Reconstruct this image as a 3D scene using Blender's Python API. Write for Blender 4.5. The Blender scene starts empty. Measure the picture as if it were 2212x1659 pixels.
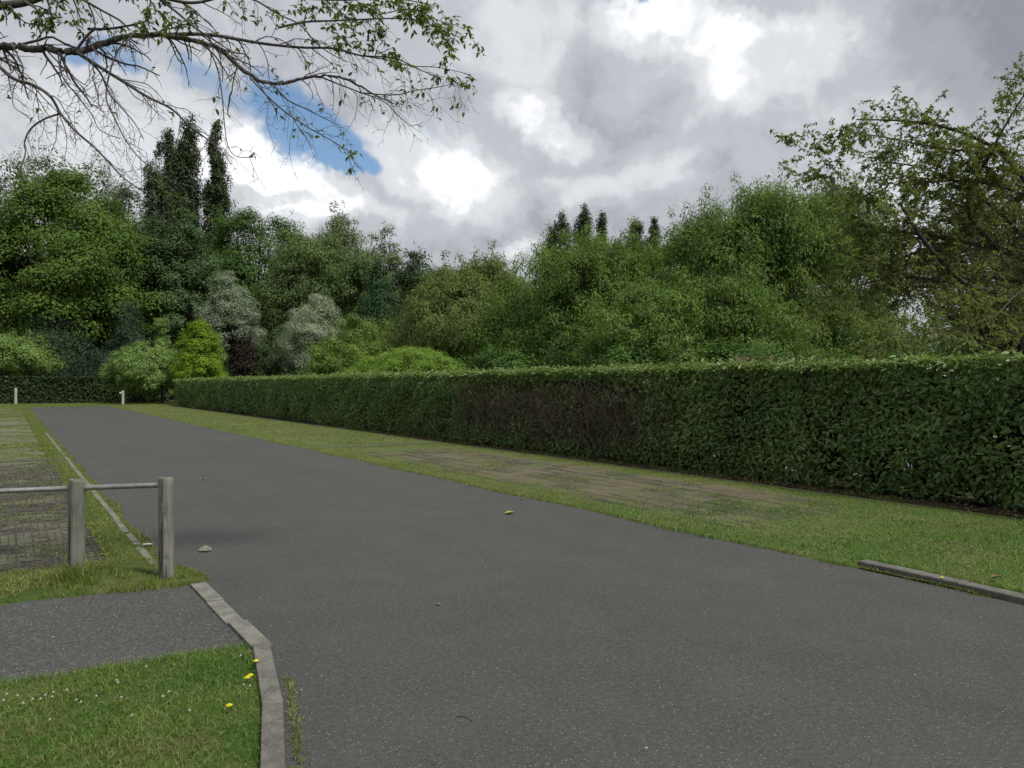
import bpy, math, numpy as np
from mathutils import Vector
R = math.radians
S = bpy.context.scene
COL = S.collection
rng = np.random.default_rng(7)

# ------------------------------------------------------------------ camera, exposure
F = 1726.0; CU, CV = 1106.0, 829.5; EYE = 1.6       # photo seen as 2212 x 1659
cam = bpy.data.cameras.new('camera')
co = bpy.data.objects.new('camera', cam); COL.objects.link(co)
co.location = (0, 0, EYE); co.rotation_euler = (R(90), 0, 0)
cam.sensor_width = 36.0; cam.lens = 36.0 * F / 2212.0
cam.clip_start = 0.05; cam.clip_end = 3000
S.camera = co
S.view_settings.view_transform = 'Standard'; S.view_settings.look = 'None'
S.view_settings.exposure = 0.22; S.view_settings.gamma = 1.0
S.cycles.max_bounces = 6; S.cycles.diffuse_bounces = 3; S.cycles.glossy_bounces = 2
S.cycles.transmission_bounces = 3; S.cycles.use_denoising = True

# ------------------------------------------------------------------ node helper
class NG:
    def __init__(s, tree): s.t = tree; s.n = tree.nodes; s.l = tree.links
    def new(s, typ, **kw):
        n = s.n.new(typ)
        for k, v in kw.items(): setattr(n, k, v)
        return n
    def put(s, sock, v):
        if v is None: return
        if isinstance(v, bpy.types.NodeSocket): s.l.new(v, sock)
        else: sock.default_value = v
    def math(s, op, a, b=None, c=None, clamp=False):
        n = s.new('ShaderNodeMath', operation=op, use_clamp=clamp)
        s.put(n.inputs[0], a); s.put(n.inputs[1], b)
        if c is not None: s.put(n.inputs[2], c)
        return n.outputs[0]
    def vm(s, op, a, b=None, scale=None):
        n = s.new('ShaderNodeVectorMath', operation=op)
        s.put(n.inputs[0], a); s.put(n.inputs[1], b)
        if scale is not None: s.put(n.inputs['Scale'], scale)
        return n.outputs['Value'] if op in ('LENGTH', 'DOT_PRODUCT') else n.outputs[0]
    def noise(s, vec, scale, detail=4, rough=.55, dist=0, color=False):
        n = s.new('ShaderNodeTexNoise')
        s.put(n.inputs['Vector'], vec); n.inputs['Scale'].default_value = scale
        n.inputs['Detail'].default_value = detail; n.inputs['Roughness'].default_value = rough
        n.inputs['Distortion'].default_value = dist
        return n.outputs['Color' if color else 'Fac']
    def voro(s, vec, scale, feature='F1', out='Distance', rnd=1):
        n = s.new('ShaderNodeTexVoronoi', feature=feature)
        s.put(n.inputs['Vector'], vec); n.inputs['Scale'].default_value = scale
        n.inputs['Randomness'].default_value = rnd
        return n.outputs[out]
    def mr(s, v, a, b, c=0, d=1, smooth=True):
        n = s.new('ShaderNodeMapRange', interpolation_type='SMOOTHSTEP' if smooth else 'LINEAR')
        s.put(n.inputs[0], v)
        for i, x in zip((1, 2, 3, 4), (a, b, c, d)): n.inputs[i].default_value = x
        return n.outputs[0]
    def mix(s, f, a, b, blend='MIX'):
        n = s.new('ShaderNodeMix', data_type='RGBA', blend_type=blend)
        s.put(n.inputs[0], f)
        for sock, v in ((n.inputs[6], a), (n.inputs[7], b)):
            if isinstance(v, (tuple, list)): v = (v[0], v[1], v[2], 1)
            s.put(sock, v)
        return n.outputs[2]
    def sep(s, v):
        n = s.new('ShaderNodeSeparateXYZ'); s.put(n.inputs[0], v); return n.outputs
    def comb(s, x, y, z):
        n = s.new('ShaderNodeCombineXYZ')
        s.put(n.inputs[0], x); s.put(n.inputs[1], y); s.put(n.inputs[2], z); return n.outputs[0]
    def attr(s, name, out='Fac'):
        n = s.new('ShaderNodeAttribute', attribute_name=name); return n.outputs[out]
    def bump(s, h, strength=.5, dist=.01):
        n = s.new('ShaderNodeBump'); s.put(n.inputs['Height'], h)
        n.inputs['Strength'].default_value = strength; n.inputs['Distance'].default_value = dist
        return n.outputs[0]

def px(u, v):                                       # unit direction through a place in the view
    d = Vector(((u - CU) / F, 1.0, (CV - v) / F)); return d.normalized()

# ------------------------------------------------------------------ sky (world) and sun
SUN_EL, SUN_AZ = 58.0, 125.0                          # azimuth: degrees to the right of +Y
W = bpy.data.worlds.new('World'); S.world = W; W.use_nodes = True
g = NG(W.node_tree); g.n.clear()
out = g.new('ShaderNodeOutputWorld'); bg = g.new('ShaderNodeBackground')
sky = g.new('ShaderNodeTexSky', sky_type='NISHITA'); sky.sun_disc = False
sky.sun_elevation = R(SUN_EL); sky.sun_rotation = R(SUN_AZ)
sky.air_density = 1.0; sky.dust_density = 0.6; sky.ozone_density = 2.0
d0 = g.new('ShaderNodeTexCoord').outputs['Generated']
wn = g.noise(d0, 5.0, 5, .6, color=True)
warp = g.vm('SCALE', g.vm('SUBTRACT', wn, (.5, .5, .5)), scale=.16)
d1 = g.vm('ADD', d0, warp)
wn2 = g.noise(d0, 16.0, 4, .6, color=True)
d2 = g.vm('ADD', d1, g.vm('SCALE', g.vm('SUBTRACT', wn2, (.5, .5, .5)), scale=.05))
def blob(u, v, ru, rv, rot=0, vec=None, soft=.35):
    """soft elliptical patch of sky around a direction; ru, rv in pixels of the 2212 view"""
    c = px(u, v); e = Vector((c.y, -c.x, 0)).normalized(); up = e.cross(c).normalized()
    if up.z < 0: up = -up
    ca, sa = math.cos(R(rot)), math.sin(R(rot))
    a = (e * ca + up * sa) / (ru / F); b = (-e * sa + up * ca) / (rv / F)
    v_ = g.vm('SUBTRACT', vec if vec is not None else d2, tuple(c))
    x = g.vm('DOT_PRODUCT', v_, tuple(a)); y = g.vm('DOT_PRODUCT', v_, tuple(b))
    z = g.math('MULTIPLY', g.vm('DOT_PRODUCT', v_, tuple(c)), 6.0)
    r = g.vm('LENGTH', g.comb(x, y, z))
    return g.mr(r, soft, 1.25, 1, 0)
def total(lst):
    acc = None
    for w, *a in lst:
        t = g.math('MULTIPLY', blob(*a), w)
        acc = t if acc is None else g.math('ADD', acc, t)
    return acc
X, Y, Z = g.sep(d0)[:3]
zz = g.math('ADD', g.math('MAXIMUM', Z, 0.0), .22)
plan = g.comb(g.math('DIVIDE', X, zz), g.math('DIVIDE', Y, zz), 0.0)
n1 = g.noise(plan, 1.35, 7, .55, .35)
n2 = g.noise(d0, 7.5, 7, .58, .5)
n3 = g.noise(d0, 20.0, 7, .62, .6)
BR = [(.62, 1470, 70, 170, 70, -10), (.55, 1690, 140, 210, 100, 25), (.30, 1110, 70, 170, 120), (.62, 1170, 262, 120, 55, -15),
      (.70, 610, 385, 220, 62, -14), (.50, 900, 330, 170, 85, -25), (.45, 700, 462, 150, 40, 0), (.25, 1010, 395, 150, 80),
      (.40, 1110, 548, 80, 25), (.28, 1240, 420, 210, 60, 12), (.25, 330, 280, 330, 90, -18), (.30, 60, 330, 220, 130),
      (.25, 1480, 330, 150, 60, -15), (.22, 1850, 330, 200, 110, 0), (.22, 1260, 560, 200, 60, 0),
      (-.34, 2060, 90, 260, 200, 0), (-.30, 2160, 40, 200, 120), (-.38, 640, 425, 130, 17, -2), (-.22, 1420, 300, 160, 60, -8),
      (-.24, 1330, 480, 260, 60, 8), (-.22, 1080, 460, 160, 80, 0), (-.16, 120, 200, 250, 80), (-.18, 1640, 390, 200, 90, 0),
      (-.18, 1000, 150, 120, 120, 0)]
BL = [(1.05, 660, 275, 165, 80, -20), (.9, 755, 342, 75, 32, -8), (.55, 200, 150, 85, 34, -8), (.48, 420, 195, 90, 36, -30),
      (.5, 945, 288, 60, 24, -25), (.55, 1450, -4, 110, 24, 0)]
br = g.math('ADD', g.math('MULTIPLY', g.math('SUBTRACT', n1, .5), .60), g.math('MULTIPLY', g.math('SUBTRACT', n2, .5), 1.0))
br = g.math('ADD', br, g.math('MULTIPLY', g.math('SUBTRACT', n3, .5), .42))
br = g.math('ADD', g.math('ADD', br, .52), g.math('MULTIPLY', total(BR), .72))
cr = g.new('ShaderNodeValToRGB'); cr.color_ramp.interpolation = 'EASE'
els = cr.color_ramp.elements
els[0].position = 0.0; els[0].color = (.255, .265, .30, 1)
els[1].position = 1.0; els[1].color = (.90, .91, .925, 1)
for p_, c_ in ((.25, (.345, .36, .395, 1)), (.5, (.46, .48, .515, 1)), (.78, (.64, .66, .69, 1))):
    e_ = els.new(p_); e_.color = c_
g.put(cr.inputs[0], br)
bl = g.math('ADD', total(BL), g.math('MULTIPLY', g.math('SUBTRACT', n2, .5), 1.3))
bl = g.math('ADD', bl, g.math('MULTIPLY', g.math('SUBTRACT', n3, .5), .35))
bl = g.mr(bl, .16, .86)
skc = g.vm('MULTIPLY', g.vm('SCALE', sky.outputs[0], scale=.11), (.98, 1.06, 1.06))
fin = g.mix(bl, cr.outputs[0], skc)
g.put(bg.inputs[0], fin); bg.inputs[1].default_value = 1.0
g.l.new(bg.outputs[0], out.inputs[0])
W.cycles.sampling_method = 'MANUAL'; W.cycles.sample_map_resolution = 512

sl = bpy.data.lights.new('sun', 'SUN'); sl.energy = 3.6; sl.angle = R(10); sl.color = (1, .965, .90)
so = bpy.data.objects.new('sun', sl); COL.objects.link(so)
sd = Vector((math.sin(R(SUN_AZ)) * math.cos(R(SUN_EL)), math.cos(R(SUN_AZ)) * math.cos(R(SUN_EL)), math.sin(R(SUN_EL))))
so.rotation_euler = sd.to_track_quat('Z', 'Y').to_euler(); so.location = (10, 10, 60)

# ------------------------------------------------------------------ materials
def mat(name):
    m = bpy.data.materials.new(name); m.use_nodes = True
    q = NG(m.node_tree); b = m.node_tree.nodes['Principled BSDF']
    return m, q, b
def obj_co(q): return q.new('ShaderNodeTexCoord').outputs['Object']
def plain(name, col, rough=.6, metal=0, var=.2, scale=20, bump=0):
    m, q, b = mat(name); o = obj_co(q); n = q.noise(o, scale, 5)
    f = q.mr(n, .3, .7, 1 - var, 1 + var)
    q.put(b.inputs['Base Color'], q.vm('SCALE', col, scale=f)); b.inputs['Roughness'].default_value = rough
    b.inputs['Metallic'].default_value = metal
    if bump: q.put(b.inputs['Normal'], q.bump(n, bump, .01))
    return m
def leafmat(name, col, col2=None, var=.45, trans=.28, rough=.6, spec=.14, twist=.0):
    """leaf colour varies leaf by leaf (rnd) and spray by spray (clump)"""
    m, q, b = mat(name)
    c2 = col2 or (col[0] * 1.7, col[1] * 1.45, col[2] * 1.2)
    r = q.attr('rnd'); c = q.attr('clump')
    f = q.math('ADD', q.math('MULTIPLY', r, .25), q.math('MULTIPLY', c, .75), clamp=True)
    base = q.mix(f, tuple(x * (1 - var * .5) for x in col), c2)
    odd = q.math('GREATER_THAN', r, .985)
    base = q.mix(q.math('MULTIPLY', odd, .6), base, (.16, .13, .03))
    q.put(b.inputs['Base Color'], base)
    b.inputs['Roughness'].default_value = rough; b.inputs['Specular IOR Level'].default_value = spec
    tr = q.new('ShaderNodeBsdfTranslucent')
    q.put(tr.inputs[0], q.vm('MULTIPLY', base, (1.15, 1.25, .55)))
    mx = q.new('ShaderNodeMixShader'); mx.inputs[0].default_value = trans
    q.l.new(b.outputs[0], mx.inputs[1]); q.l.new(tr.outputs[0], mx.inputs[2])
    q.l.new(mx.outputs[0], q.n['Material Output'].inputs[0])
    return m
def barkmat(name, col, sc=14):
    m, q, b = mat(name); o = obj_co(q)
    n = q.noise(q.vm('MULTIPLY', o, (1, 1, .35)), sc, 6, .65); n2_ = q.noise(o, sc * 4, 3)
    c = q.mix(q.mr(n, .35, .7), tuple(x * .5 for x in col), tuple(x * 1.5 for x in col))
    c = q.mix(q.mr(n2_, .58, .72, 0, .6), c, tuple(min(1, x * 2.2) for x in (col[0], col[1] * 1.05, col[2])))
    q.put(b.inputs['Base Color'], c); b.inputs['Roughness'].default_value = .9
    b.inputs['Specular IOR Level'].default_value = .15
    q.put(b.inputs['Normal'], q.bump(n, .6, .02)); return m

M_bark = barkmat('bark_brown', (.06, .05, .04))
M_bark2 = barkmat('bark_grey', (.085, .08, .07), 30)
M_twig = barkmat('twig_pale', (.10, .095, .07), 8)
M_dead = plain('dead_stem', (.135, .100, .072), .9, var=.45, scale=3)
M_twigred = barkmat('twig_dark', (.085, .078, .07), 60)

def asphalt(name, base, stone, stone_amt, coarse=1.0):
    m, q, b = mat(name); o = obj_co(q)
    big = q.noise(o, .35, 4, .6); mid = q.noise(o, 2.2, 5, .6); fine = q.noise(o, 130 / coarse, 3, .7)
    mott = q.noise(o, 34 / coarse, 3, .7)
    streak = q.noise(q.vm('MULTIPLY', o, (1.0, .07, 1)), 1.6, 4, .6)
    f = q.math('ADD', q.math('MULTIPLY', q.math('SUBTRACT', big, .5), .38), q.math('MULTIPLY', q.math('SUBTRACT', mid, .5), .45))
    f = q.math('ADD', f, q.math('MULTIPLY', q.math('SUBTRACT', streak, .5), .28))
    f = q.math('ADD', f, q.mr(fine, .32, .68, -.62, .62, False))
    f = q.math('ADD', f, q.mr(mott, .3, .7, -.30, .30, False))
    c = q.vm('SCALE', base, scale=q.math('MAXIMUM', q.math('ADD', f, 1.0), .25))
    v = q.voro(o, 95 / coarse, out='Color'); dv = q.voro(o, 95 / coarse)
    pick = q.math('MULTIPLY', q.math('GREATER_THAN', q.sep(v)[0], 1 - stone_amt), q.math('LESS_THAN', dv, .42))
    c = q.mix(pick, c, stone)
    v2 = q.voro(o, 7.5, out='Color'); dv2 = q.voro(o, 7.5)
    pick2 = q.math('MULTIPLY', q.math('GREATER_THAN', q.sep(v2)[1], .90), q.math('LESS_THAN', dv2, .055))
    c = q.mix(pick2, c, (.30, .29, .26))
    tint = q.noise(o, 6, 3, .7, color=True)
    c = q.vm('MULTIPLY', c, q.vm('ADD', q.vm('SCALE', tint, scale=.16), (.92, .92, .92)))
    q.put(b.inputs['Base Color'], c); b.inputs['Roughness'].default_value = .82
    b.inputs['Specular IOR Level'].default_value = .35
    q.put(b.inputs['Normal'], q.bump(q.math('ADD', fine, q.math('MULTIPLY', pick, .5)), .55, .006)); return m
M_asph = asphalt('asphalt', (.0480, .0482, .0445), (.15, .145, .13), .05)
M_path = asphalt('path_chippings', (.048, .048, .045), (.15, .148, .14), .2, 1.2)

def concrete(name, col, rough=.85):
    m, q, b = mat(name); o = obj_co(q)
    n = q.noise(o, 7, 6, .65); s_ = q.noise(o, 60, 4, .7); l = q.noise(o, 17, 3, .6)
    c = q.mix(q.mr(n, .3, .7), tuple(x * .62 for x in col), tuple(x * 1.25 for x in col))
    c = q.mix(q.mr(s_, .55, .75, 0, .7), c, (.30, .30, .27))
    c = q.mix(q.mr(l, .60, .68, 0, .55), c, (.05, .055, .03))
    q.put(b.inputs['Base Color'], c); b.inputs['Roughness'].default_value = rough
    q.put(b.inputs['Normal'], q.bump(s_, .5, .006)); return m
M_conc = concrete('weathered_concrete', (.105, .10, .085))
M_edge = concrete('flush_concrete', (.14, .137, .112))

def groundmat(name, green, dry, dirt, dirt_amt, worn=False):
    m, q, b = mat(name); o = obj_co(q)
    a = q.noise(o, .8, 5, .6); c_ = q.noise(o, 6, 5, .65); fn = q.noise(o, 55, 4, .7)
    c = q.mix(q.mr(q.math('ADD', q.math('MULTIPLY', a, .6), q.math('MULTIPLY', c_, .4)), .40, .60), green, dry)
    dm = q.mr(q.math('ADD', q.math('MULTIPLY', q.noise(o, 1.7, 6, .68), .6), q.math('MULTIPLY', fn, .4)), .62 - dirt_amt * .3, .70 - dirt_amt * .25)
    if worn:                                        # wheel-worn centre of the parking bays, bay by bay
        xx, yy, _ = q.sep(o)[:3]
        k = q.math('MULTIPLY', q.mr(xx, 6.65, 7.3), q.mr(xx, 9.2, 9.7, 1, 0))
        k = q.math('MULTIPLY', k, q.math('MULTIPLY', q.mr(yy, 5.4, 7.6), q.mr(yy, 15.5, 19, 1, .15)))
        dm = q.math('MAXIMUM', q.math('MULTIPLY', dm, .35), q.math('MULTIPLY', k, q.mr(q.math('ADD', q.math('MULTIPLY', c_, .5), q.math('MULTIPLY', a, .5)), .34, .56)))
    c = q.mix(dm, c, dirt)
    c = q.mix(q.mr(fn, .35, .65, 0, .75), c, q.vm('SCALE', c, scale=.42))
    q.put(b.inputs['Base Color'], c); b.inputs['Roughness'].default_value = .95
    b.inputs['Specular IOR Level'].default_value = .1
    q.put(b.inputs['Normal'], q.bump(q.math('ADD', fn, c_), .9, .02)); return m
M_ground = groundmat('rough_grass', (.035, .055, .018), (.06, .07, .03), (.07, .06, .04), .3)
M_lawn = groundmat('mown_turf', (.055, .100, .020), (.11, .13, .04), (.09, .078, .045), .25)
M_verge = groundmat('verge_turf', (.085, .135, .030), (.135, .155, .055), (.165, .142, .095), .2, True)
M_bay = groundmat('bay_fill', (.14, .16, .075), (.165, .175, .105), (.165, .160, .125), .6)
M_litter = groundmat('leaf_litter', (.07, .055, .035), (.11, .085, .055), (.035, .028, .02), .5)
M_grid = plain('grid_paver', (.050, .048, .036), .85, var=.5, scale=9, bump=.4)

# ------------------------------------------------------------------ mesh helpers
def tag(o, label=None, cat=None, group=None, kind=None):
    if label: o['label'] = label
    if cat: o['category'] = cat
    if group: o['group'] = group
    if kind: o['kind'] = kind
    return o
def empty(name, loc=(0, 0, 0), rz=0):
    o = bpy.data.objects.new(name, None); COL.objects.link(o)
    o.location = loc; o.rotation_euler = (0, 0, rz); o.empty_display_size = .3; return o
def npmesh(name, V, Fc, m, parent=None, attrs=None, smooth=False, loc=None, rz=None):
    V = np.asarray(V, np.float32); Fc = np.asarray(Fc, np.int32)
    me = bpy.data.meshes.new(name); k = Fc.shape[1]
    me.vertices.add(len(V)); me.vertices.foreach_set('co', V.ravel())
    me.loops.add(Fc.size); me.loops.foreach_set('vertex_index', Fc.ravel())
    me.polygons.add(len(Fc)); me.polygons.foreach_set('loop_start', np.arange(0, Fc.size, k, dtype=np.int32))
    try: me.polygons.foreach_set('loop_total', np.full(len(Fc), k, np.int32))
    except Exception: pass
    me.update(calc_edges=True)
    for an, av in (attrs or {}).items():
        at = me.attributes.new(an, 'FLOAT', 'FACE'); at.data.foreach_set('value', np.asarray(av, np.float32))
    me.polygons.foreach_set('use_smooth', np.full(len(Fc), bool(smooth)))
    me.materials.append(m); me.validate(verbose=False)
    o = bpy.data.objects.new(name, me); COL.objects.link(o)
    if parent is not None: o.parent = parent
    if loc is not None: o.location = loc
    if rz is not None: o.rotation_euler = (0, 0, rz)
    return o
def norm(a): return a / np.maximum(np.linalg.norm(a, axis=-1, keepdims=True), 1e-9)
def rdir(n, r=None): return norm((r or rng).normal(size=(n, 3)))
def leaves(P, N, D, L, Wd, shape='rhomb', fold=.18, droop=.0):
    """P base points, N facing, D long axis (any), L length, Wd width -> verts, quads, faces per leaf"""
    n = len(P); D = norm(D - N * np.sum(D * N, 1, keepdims=True)); B = np.cross(N, D)
    L = np.broadcast_to(np.asarray(L, float), (n,))[:, None]; Wd = np.broadcast_to(np.asarray(Wd, float), (n,))[:, None]
    if shape == 'rhomb':
        V = np.stack([P, P + D * L * .45 + B * Wd * .5 - N * L * .04, P + D * L - N * L * droop, P + D * L * .45 - B * Wd * .5 - N * L * .04], 1)
        base = np.arange(n)[:, None] * 4
        return V.reshape(-1, 3), base + np.array([[0, 1, 2, 3]]), 1
    up = N * Wd * fold
    dr = N * L * droop
    V = np.stack([P, P + D * L * .3 + B * Wd * .47 + up - dr * .15, P + D * L * .68 + B * Wd * .40 + up - dr * .5,
                  P + D * L - dr, P + D * L * .68 - B * Wd * .40 + up - dr * .5, P + D * L * .3 - B * Wd * .47 + up - dr * .15], 1)
    base = np.arange(n)[:, None, None] * 6
    q = base + np.array([[[0, 1, 2, 3], [0, 3, 4, 5]]])
    return V.reshape(-1, 3), q.reshape(-1, 4), 2
def tubes(paths, radii, k=4):
    """paths (B,n,3), radii (B,n) -> verts, quads (closed caps not needed: the ends taper)"""
    paths = np.asarray(paths, float); B, n, _ = paths.shape; radii = np.broadcast_to(radii, (B, n))
    T = np.gradient(paths, axis=1); T = norm(T)
    ref = np.where(np.abs(T[:, :1, 2:3]) > .8, np.array([1., 0, 0]), np.array([0, 0, 1.])); ref = np.broadcast_to(ref, T.shape)
    A = norm(np.cross(T, ref)); C = np.cross(T, A)
    th = np.arange(k) / k * 2 * np.pi
    ring = A[:, :, None] * np.cos(th)[None, None, :, None] + C[:, :, None] * np.sin(th)[None, None, :, None]
    V = paths[:, :, None] + ring * radii[:, :, None, None]
    idx = np.arange(B * n * k).reshape(B, n, k)
    a = idx[:, :-1]; b = idx[:, 1:]
    q = np.stack([a, np.roll(a, -1, 2), np.roll(b, -1, 2), b], -1)
    return V.reshape(-1, 3), q.reshape(-1, 4)
def join(parts):
    vs, fs, off = [], [], 0
    for v, f in parts: vs.append(v); fs.append(np.asarray(f) + off); off += len(v)
    return np.concatenate(vs), np.concatenate(fs)
def box(x0, x1, y0, y1, z0, z1):
    V = np.array([[x, y, z] for z in (z0, z1) for y in (y0, y1) for x in (x0, x1)], float)
    Fc = np.array([[0, 2, 3, 1], [4, 5, 7, 6], [0, 1, 5, 4], [2, 6, 7, 3], [0, 4, 6, 2], [1, 3, 7, 5]]); return V, Fc
def bevel(o, w, seg=2):
    md = o.modifiers.new('bevel', 'BEVEL'); md.width = w; md.segments = seg; md.limit_method = 'ANGLE'

# road frame: local x = across the road to the right (p), local y = along the road (d)
TH = math.atan2(.534, .845)
def rd(p, d, z=0.):
    c, s = math.cos(TH), math.sin(TH); return (c * p - s * d, s * p + c * d, z)
def at(u, v, Yd):                                   # where the view's ray at (u, v) stands Yd metres ahead
    return np.array([(u - CU) / F * Yd, Yd, EYE + (CV - v) / F * Yd])
def gr(u, v):                                       # where it meets the ground
    Yd = EYE * F / (v - CV); return np.array([(u - CU) / F * Yd, Yd, 0.])
def pd(u, v):
    x, y, _ = gr(u, v); c, s = math.cos(TH), math.sin(TH); return c * x + s * y, -s * x + c * y
def vnoise(x, y, sc, seed=0):
    """cheap smooth value noise, 2 octaves"""
    r = np.random.default_rng(seed); Tb = r.random((64, 64)); o = 0; a = .67
    for k in range(2):
        X_ = x / sc * (2 ** k) + 31.7 * k; Y_ = y / sc * (2 ** k) + 11.3 * k
        xi = np.floor(X_).astype(int); yi = np.floor(Y_).astype(int); fx = X_ - xi; fy = Y_ - yi
        fx = fx * fx * (3 - 2 * fx); fy = fy * fy * (3 - 2 * fy)
        t = lambda i, j: Tb[(xi + i) % 64, (yi + j) % 64]
        o = o + a * ((t(0, 0) * (1 - fx) + t(1, 0) * fx) * (1 - fy) + (t(0, 1) * (1 - fx) + t(1, 1) * fx) * fy); a *= .5
    return o

# ------------------------------------------------------------------ ground, road, path
def sheet(name, poly, z, m, rot=TH):
    """flat polygon sheet"""
    me = bpy.data.meshes.new(name); me.from_pydata([(x, y, z) for x, y in poly], [], [tuple(range(len(poly)))])
    me.materials.append(m); o = bpy.data.objects.new(name, me); COL.objects.link(o); o.rotation_euler = (0, 0, rot)
    o['kind'] = 'structure'; return o
def gridsheet(name, x0, x1, y0, y1, st, z, amp, m, seed=1, edge=None, slant=None):
    nx = int((x1 - x0) / st) + 1; ny = int((y1 - y0) / st) + 1
    xs = np.linspace(x0, x1, nx); ys = np.linspace(y0, y1, ny); XX, YY = np.meshgrid(xs, ys)
    ZZ = z + amp * (vnoise(XX, YY, .35, seed) - .5) * 2 + amp * .5 * (vnoise(XX, YY, .09, seed + 1) - .5) * 2
    ZZ[0] -= .06; ZZ[-1] -= .06; ZZ[:, 0] -= .06; ZZ[:, -1] -= .06
    if slant is not None: YY = YY + slant(XX) * (y1 - YY) / (y1 - y0)
    if edge is not None: XX = edge(XX, YY)
    V = np.stack([XX, YY, ZZ], -1).reshape(-1, 3); I = np.arange(nx * ny).reshape(ny, nx)
    q = np.stack([I[:-1, :-1], I[:-1, 1:], I[1:, 1:], I[1:, :-1]], -1).reshape(-1, 4)
    o = npmesh(name, V, q, m, rz=TH, smooth=True); o['kind'] = 'structure'; return o
sheet('ground', [(-900, -900), (900, -900), (900, 900), (-900, 900)], -.04, M_ground)
wob = lambda y, s=3: .035 * math.sin(y * 1.3 + s) + .025 * math.sin(y * 3.7 + s * 2) + .012 * math.sin(y * 9.1)
# road: left boundary kerb line then the lawn's kerb curving off to the left
left = [(1.30, y + 0.) for y in np.arange(6.85, 64.1, .25)]
left = [(1.0, y) for x, y in left]
kerbL = [(1.30, 4.86), (1.22, 4.4), (1.10, 3.9), (.96, 3.34), (.70, 2.6), (.30, 1.8), (-.3, .9), (-1.2, 0), (-2.4, -.7), (-9, -3)]
right = [(6.5, y) for y in np.arange(64, 4.3, -.25)]
kerbR = [(6.36, 4.3), (6.33, 3.4), (6.24, 2.3), (6.14, 1.2), (6.06, 0), (6.02, -2), (6.05, -5), (6.2, -9)]
road = [(x - .03, y) for x, y in kerbL[::-1]] + [(1.25, 6.85)] + left + right + kerbR + [(6.2, -30), (-9, -30)]
sheet('road', road, 0.0, M_asph)
pth = [(1.27, 4.86)] + [(x, 4.97 + .03 * math.sin(x * 4) + .018 * math.sin(x * 11) + (1.2 - x) * .06) for x in np.arange(1.1, -9, -.25)] + \
      [(x, 6.80 + (1.3 - x) * .105 + .03 * math.sin(x * 5) + .02 * math.sin(x * 13)) for x in np.arange(-9, 1.3, .25)] + [(1.3, 6.72)]
sheet('path', pth, -.008, M_path)
# lawn in front, verge round the posts, left bays, right verge
lw = [(x - .06, y) for x, y in kerbL] + [(-9, 5.6), (0, 5.05)]
gridsheet('front_lawn', -9, 1.25, -3.2, 5.1, .12, .014, .008, M_lawn, 3,
          edge=lambda X_, Y_: np.minimum(X_, np.interp(Y_, [p[1] for p in kerbL][::-1], [p[0] - .05 for p in kerbL][::-1])))
gridsheet('left_verge', -9, 1.42, 6.74, 7.95, .06, .016, .008, M_lawn, 4,
          edge=lambda X_, Y_: np.minimum(X_, 1.42 - np.maximum(0, (Y_ - 7.0)) * .33) + .03 * np.sin(Y_ * 9) * (X_ > 1.3), slant=lambda X_: np.maximum(0, 1.3 - X_) * .105 + .012 * np.sin(X_ * 13) + .02 * np.sin(X_ * 5))
gridsheet('left_bays', -12, .80, 7.9, 66, .12, .002, .011, M_bay, 5)
gridsheet('left_grass_margin', .78, 1.235, 7.9, 64.2, .06, .014, .007, M_lawn, 6, edge=lambda X_, Y_: X_ + .03 * np.sin(Y_ * 2.3) * (X_ > 1.2))
gridsheet('right_verge', 6.16, 10.12, -9, 64.5, .07, .014, .007, M_verge, 7,
          edge=lambda X_, Y_: np.where(X_ < 6.22, 6.17 + .04 * np.sin(Y_ * 1.7) + .02 * np.sin(Y_ * 5.1) + .16 * (Y_ < 4.3), X_))
gridsheet('hedge_bed', 10.10, 12.4, -9, 66, .14, .0, .03, M_litter, 8)
gridsheet('far_verge', -14, 12.4, 64.0, 76, .25, .022, .006, M_verge, 9)
# pale ground added beyond the hedge so its gaps show bright spots
sheet('added_paving', [(12.2, -6), (26, -6), (26, 20), (12.2, 20)], -.03, plain('pale_tarmac', (.22, .22, .22), .9, scale=4))

def strip(name, pts, w, h, z0, m, seg=.915, gap=.008, bev=.012, parent=None):
    """row of edging stones along a polyline (local road frame), one mesh"""
    P = np.array([(x, y) for x, y in pts], float); dl = np.r_[0, np.cumsum(np.linalg.norm(np.diff(P, axis=0), axis=1))]
    parts = []; s = 0; r = np.random.default_rng(len(pts))
    while s < dl[-1] - .1:
        e = min(s + seg - gap, dl[-1])
        a = np.array([np.interp(s, dl, P[:, 0]), np.interp(s, dl, P[:, 1])]); b = np.array([np.interp(e, dl, P[:, 0]), np.interp(e, dl, P[:, 1])])
        t = (b - a) / np.linalg.norm(b - a); nn = np.array([-t[1], t[0]]) * w / 2; j = r.normal(0, .006)
        c = [a + nn, b + nn, b - nn, a - nn]; V = []
        dz = r.normal(0, .002); ch = min(.014, h * .3)
        for zz_, k in ((z0, 1.), (h - ch * .6 + dz, 1.), (h + dz, .92)):
            mid = (a + b) / 2
            for q_ in c:
                o2 = q_ - mid; ln = np.dot(o2, t); ac = np.dot(o2, nn / (w / 2))
                V.append([*(mid + t * (ln - np.sign(ln) * (0 if k == 1 else .012)) + nn / (w / 2) * (ac * k + j)), zz_])
        V = np.array(V); Fq = []
        for L_ in (0, 4):
            for i in range(4): Fq.append([L_ + i, L_ + 4 + i, L_ + 4 + (i + 1) % 4, L_ + (i + 1) % 4])
        Fq.append([11, 10, 9, 8]); parts.append((V, np.array(Fq))); s += seg
    V, Fc = join(parts); o = npmesh(name, V, Fc, m, parent=parent, rz=TH if parent is None else None); return o
o = strip('left_kerb', kerbL[:8], .10, .05, -.1, M_conc); tag(o, kind='structure')
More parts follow.
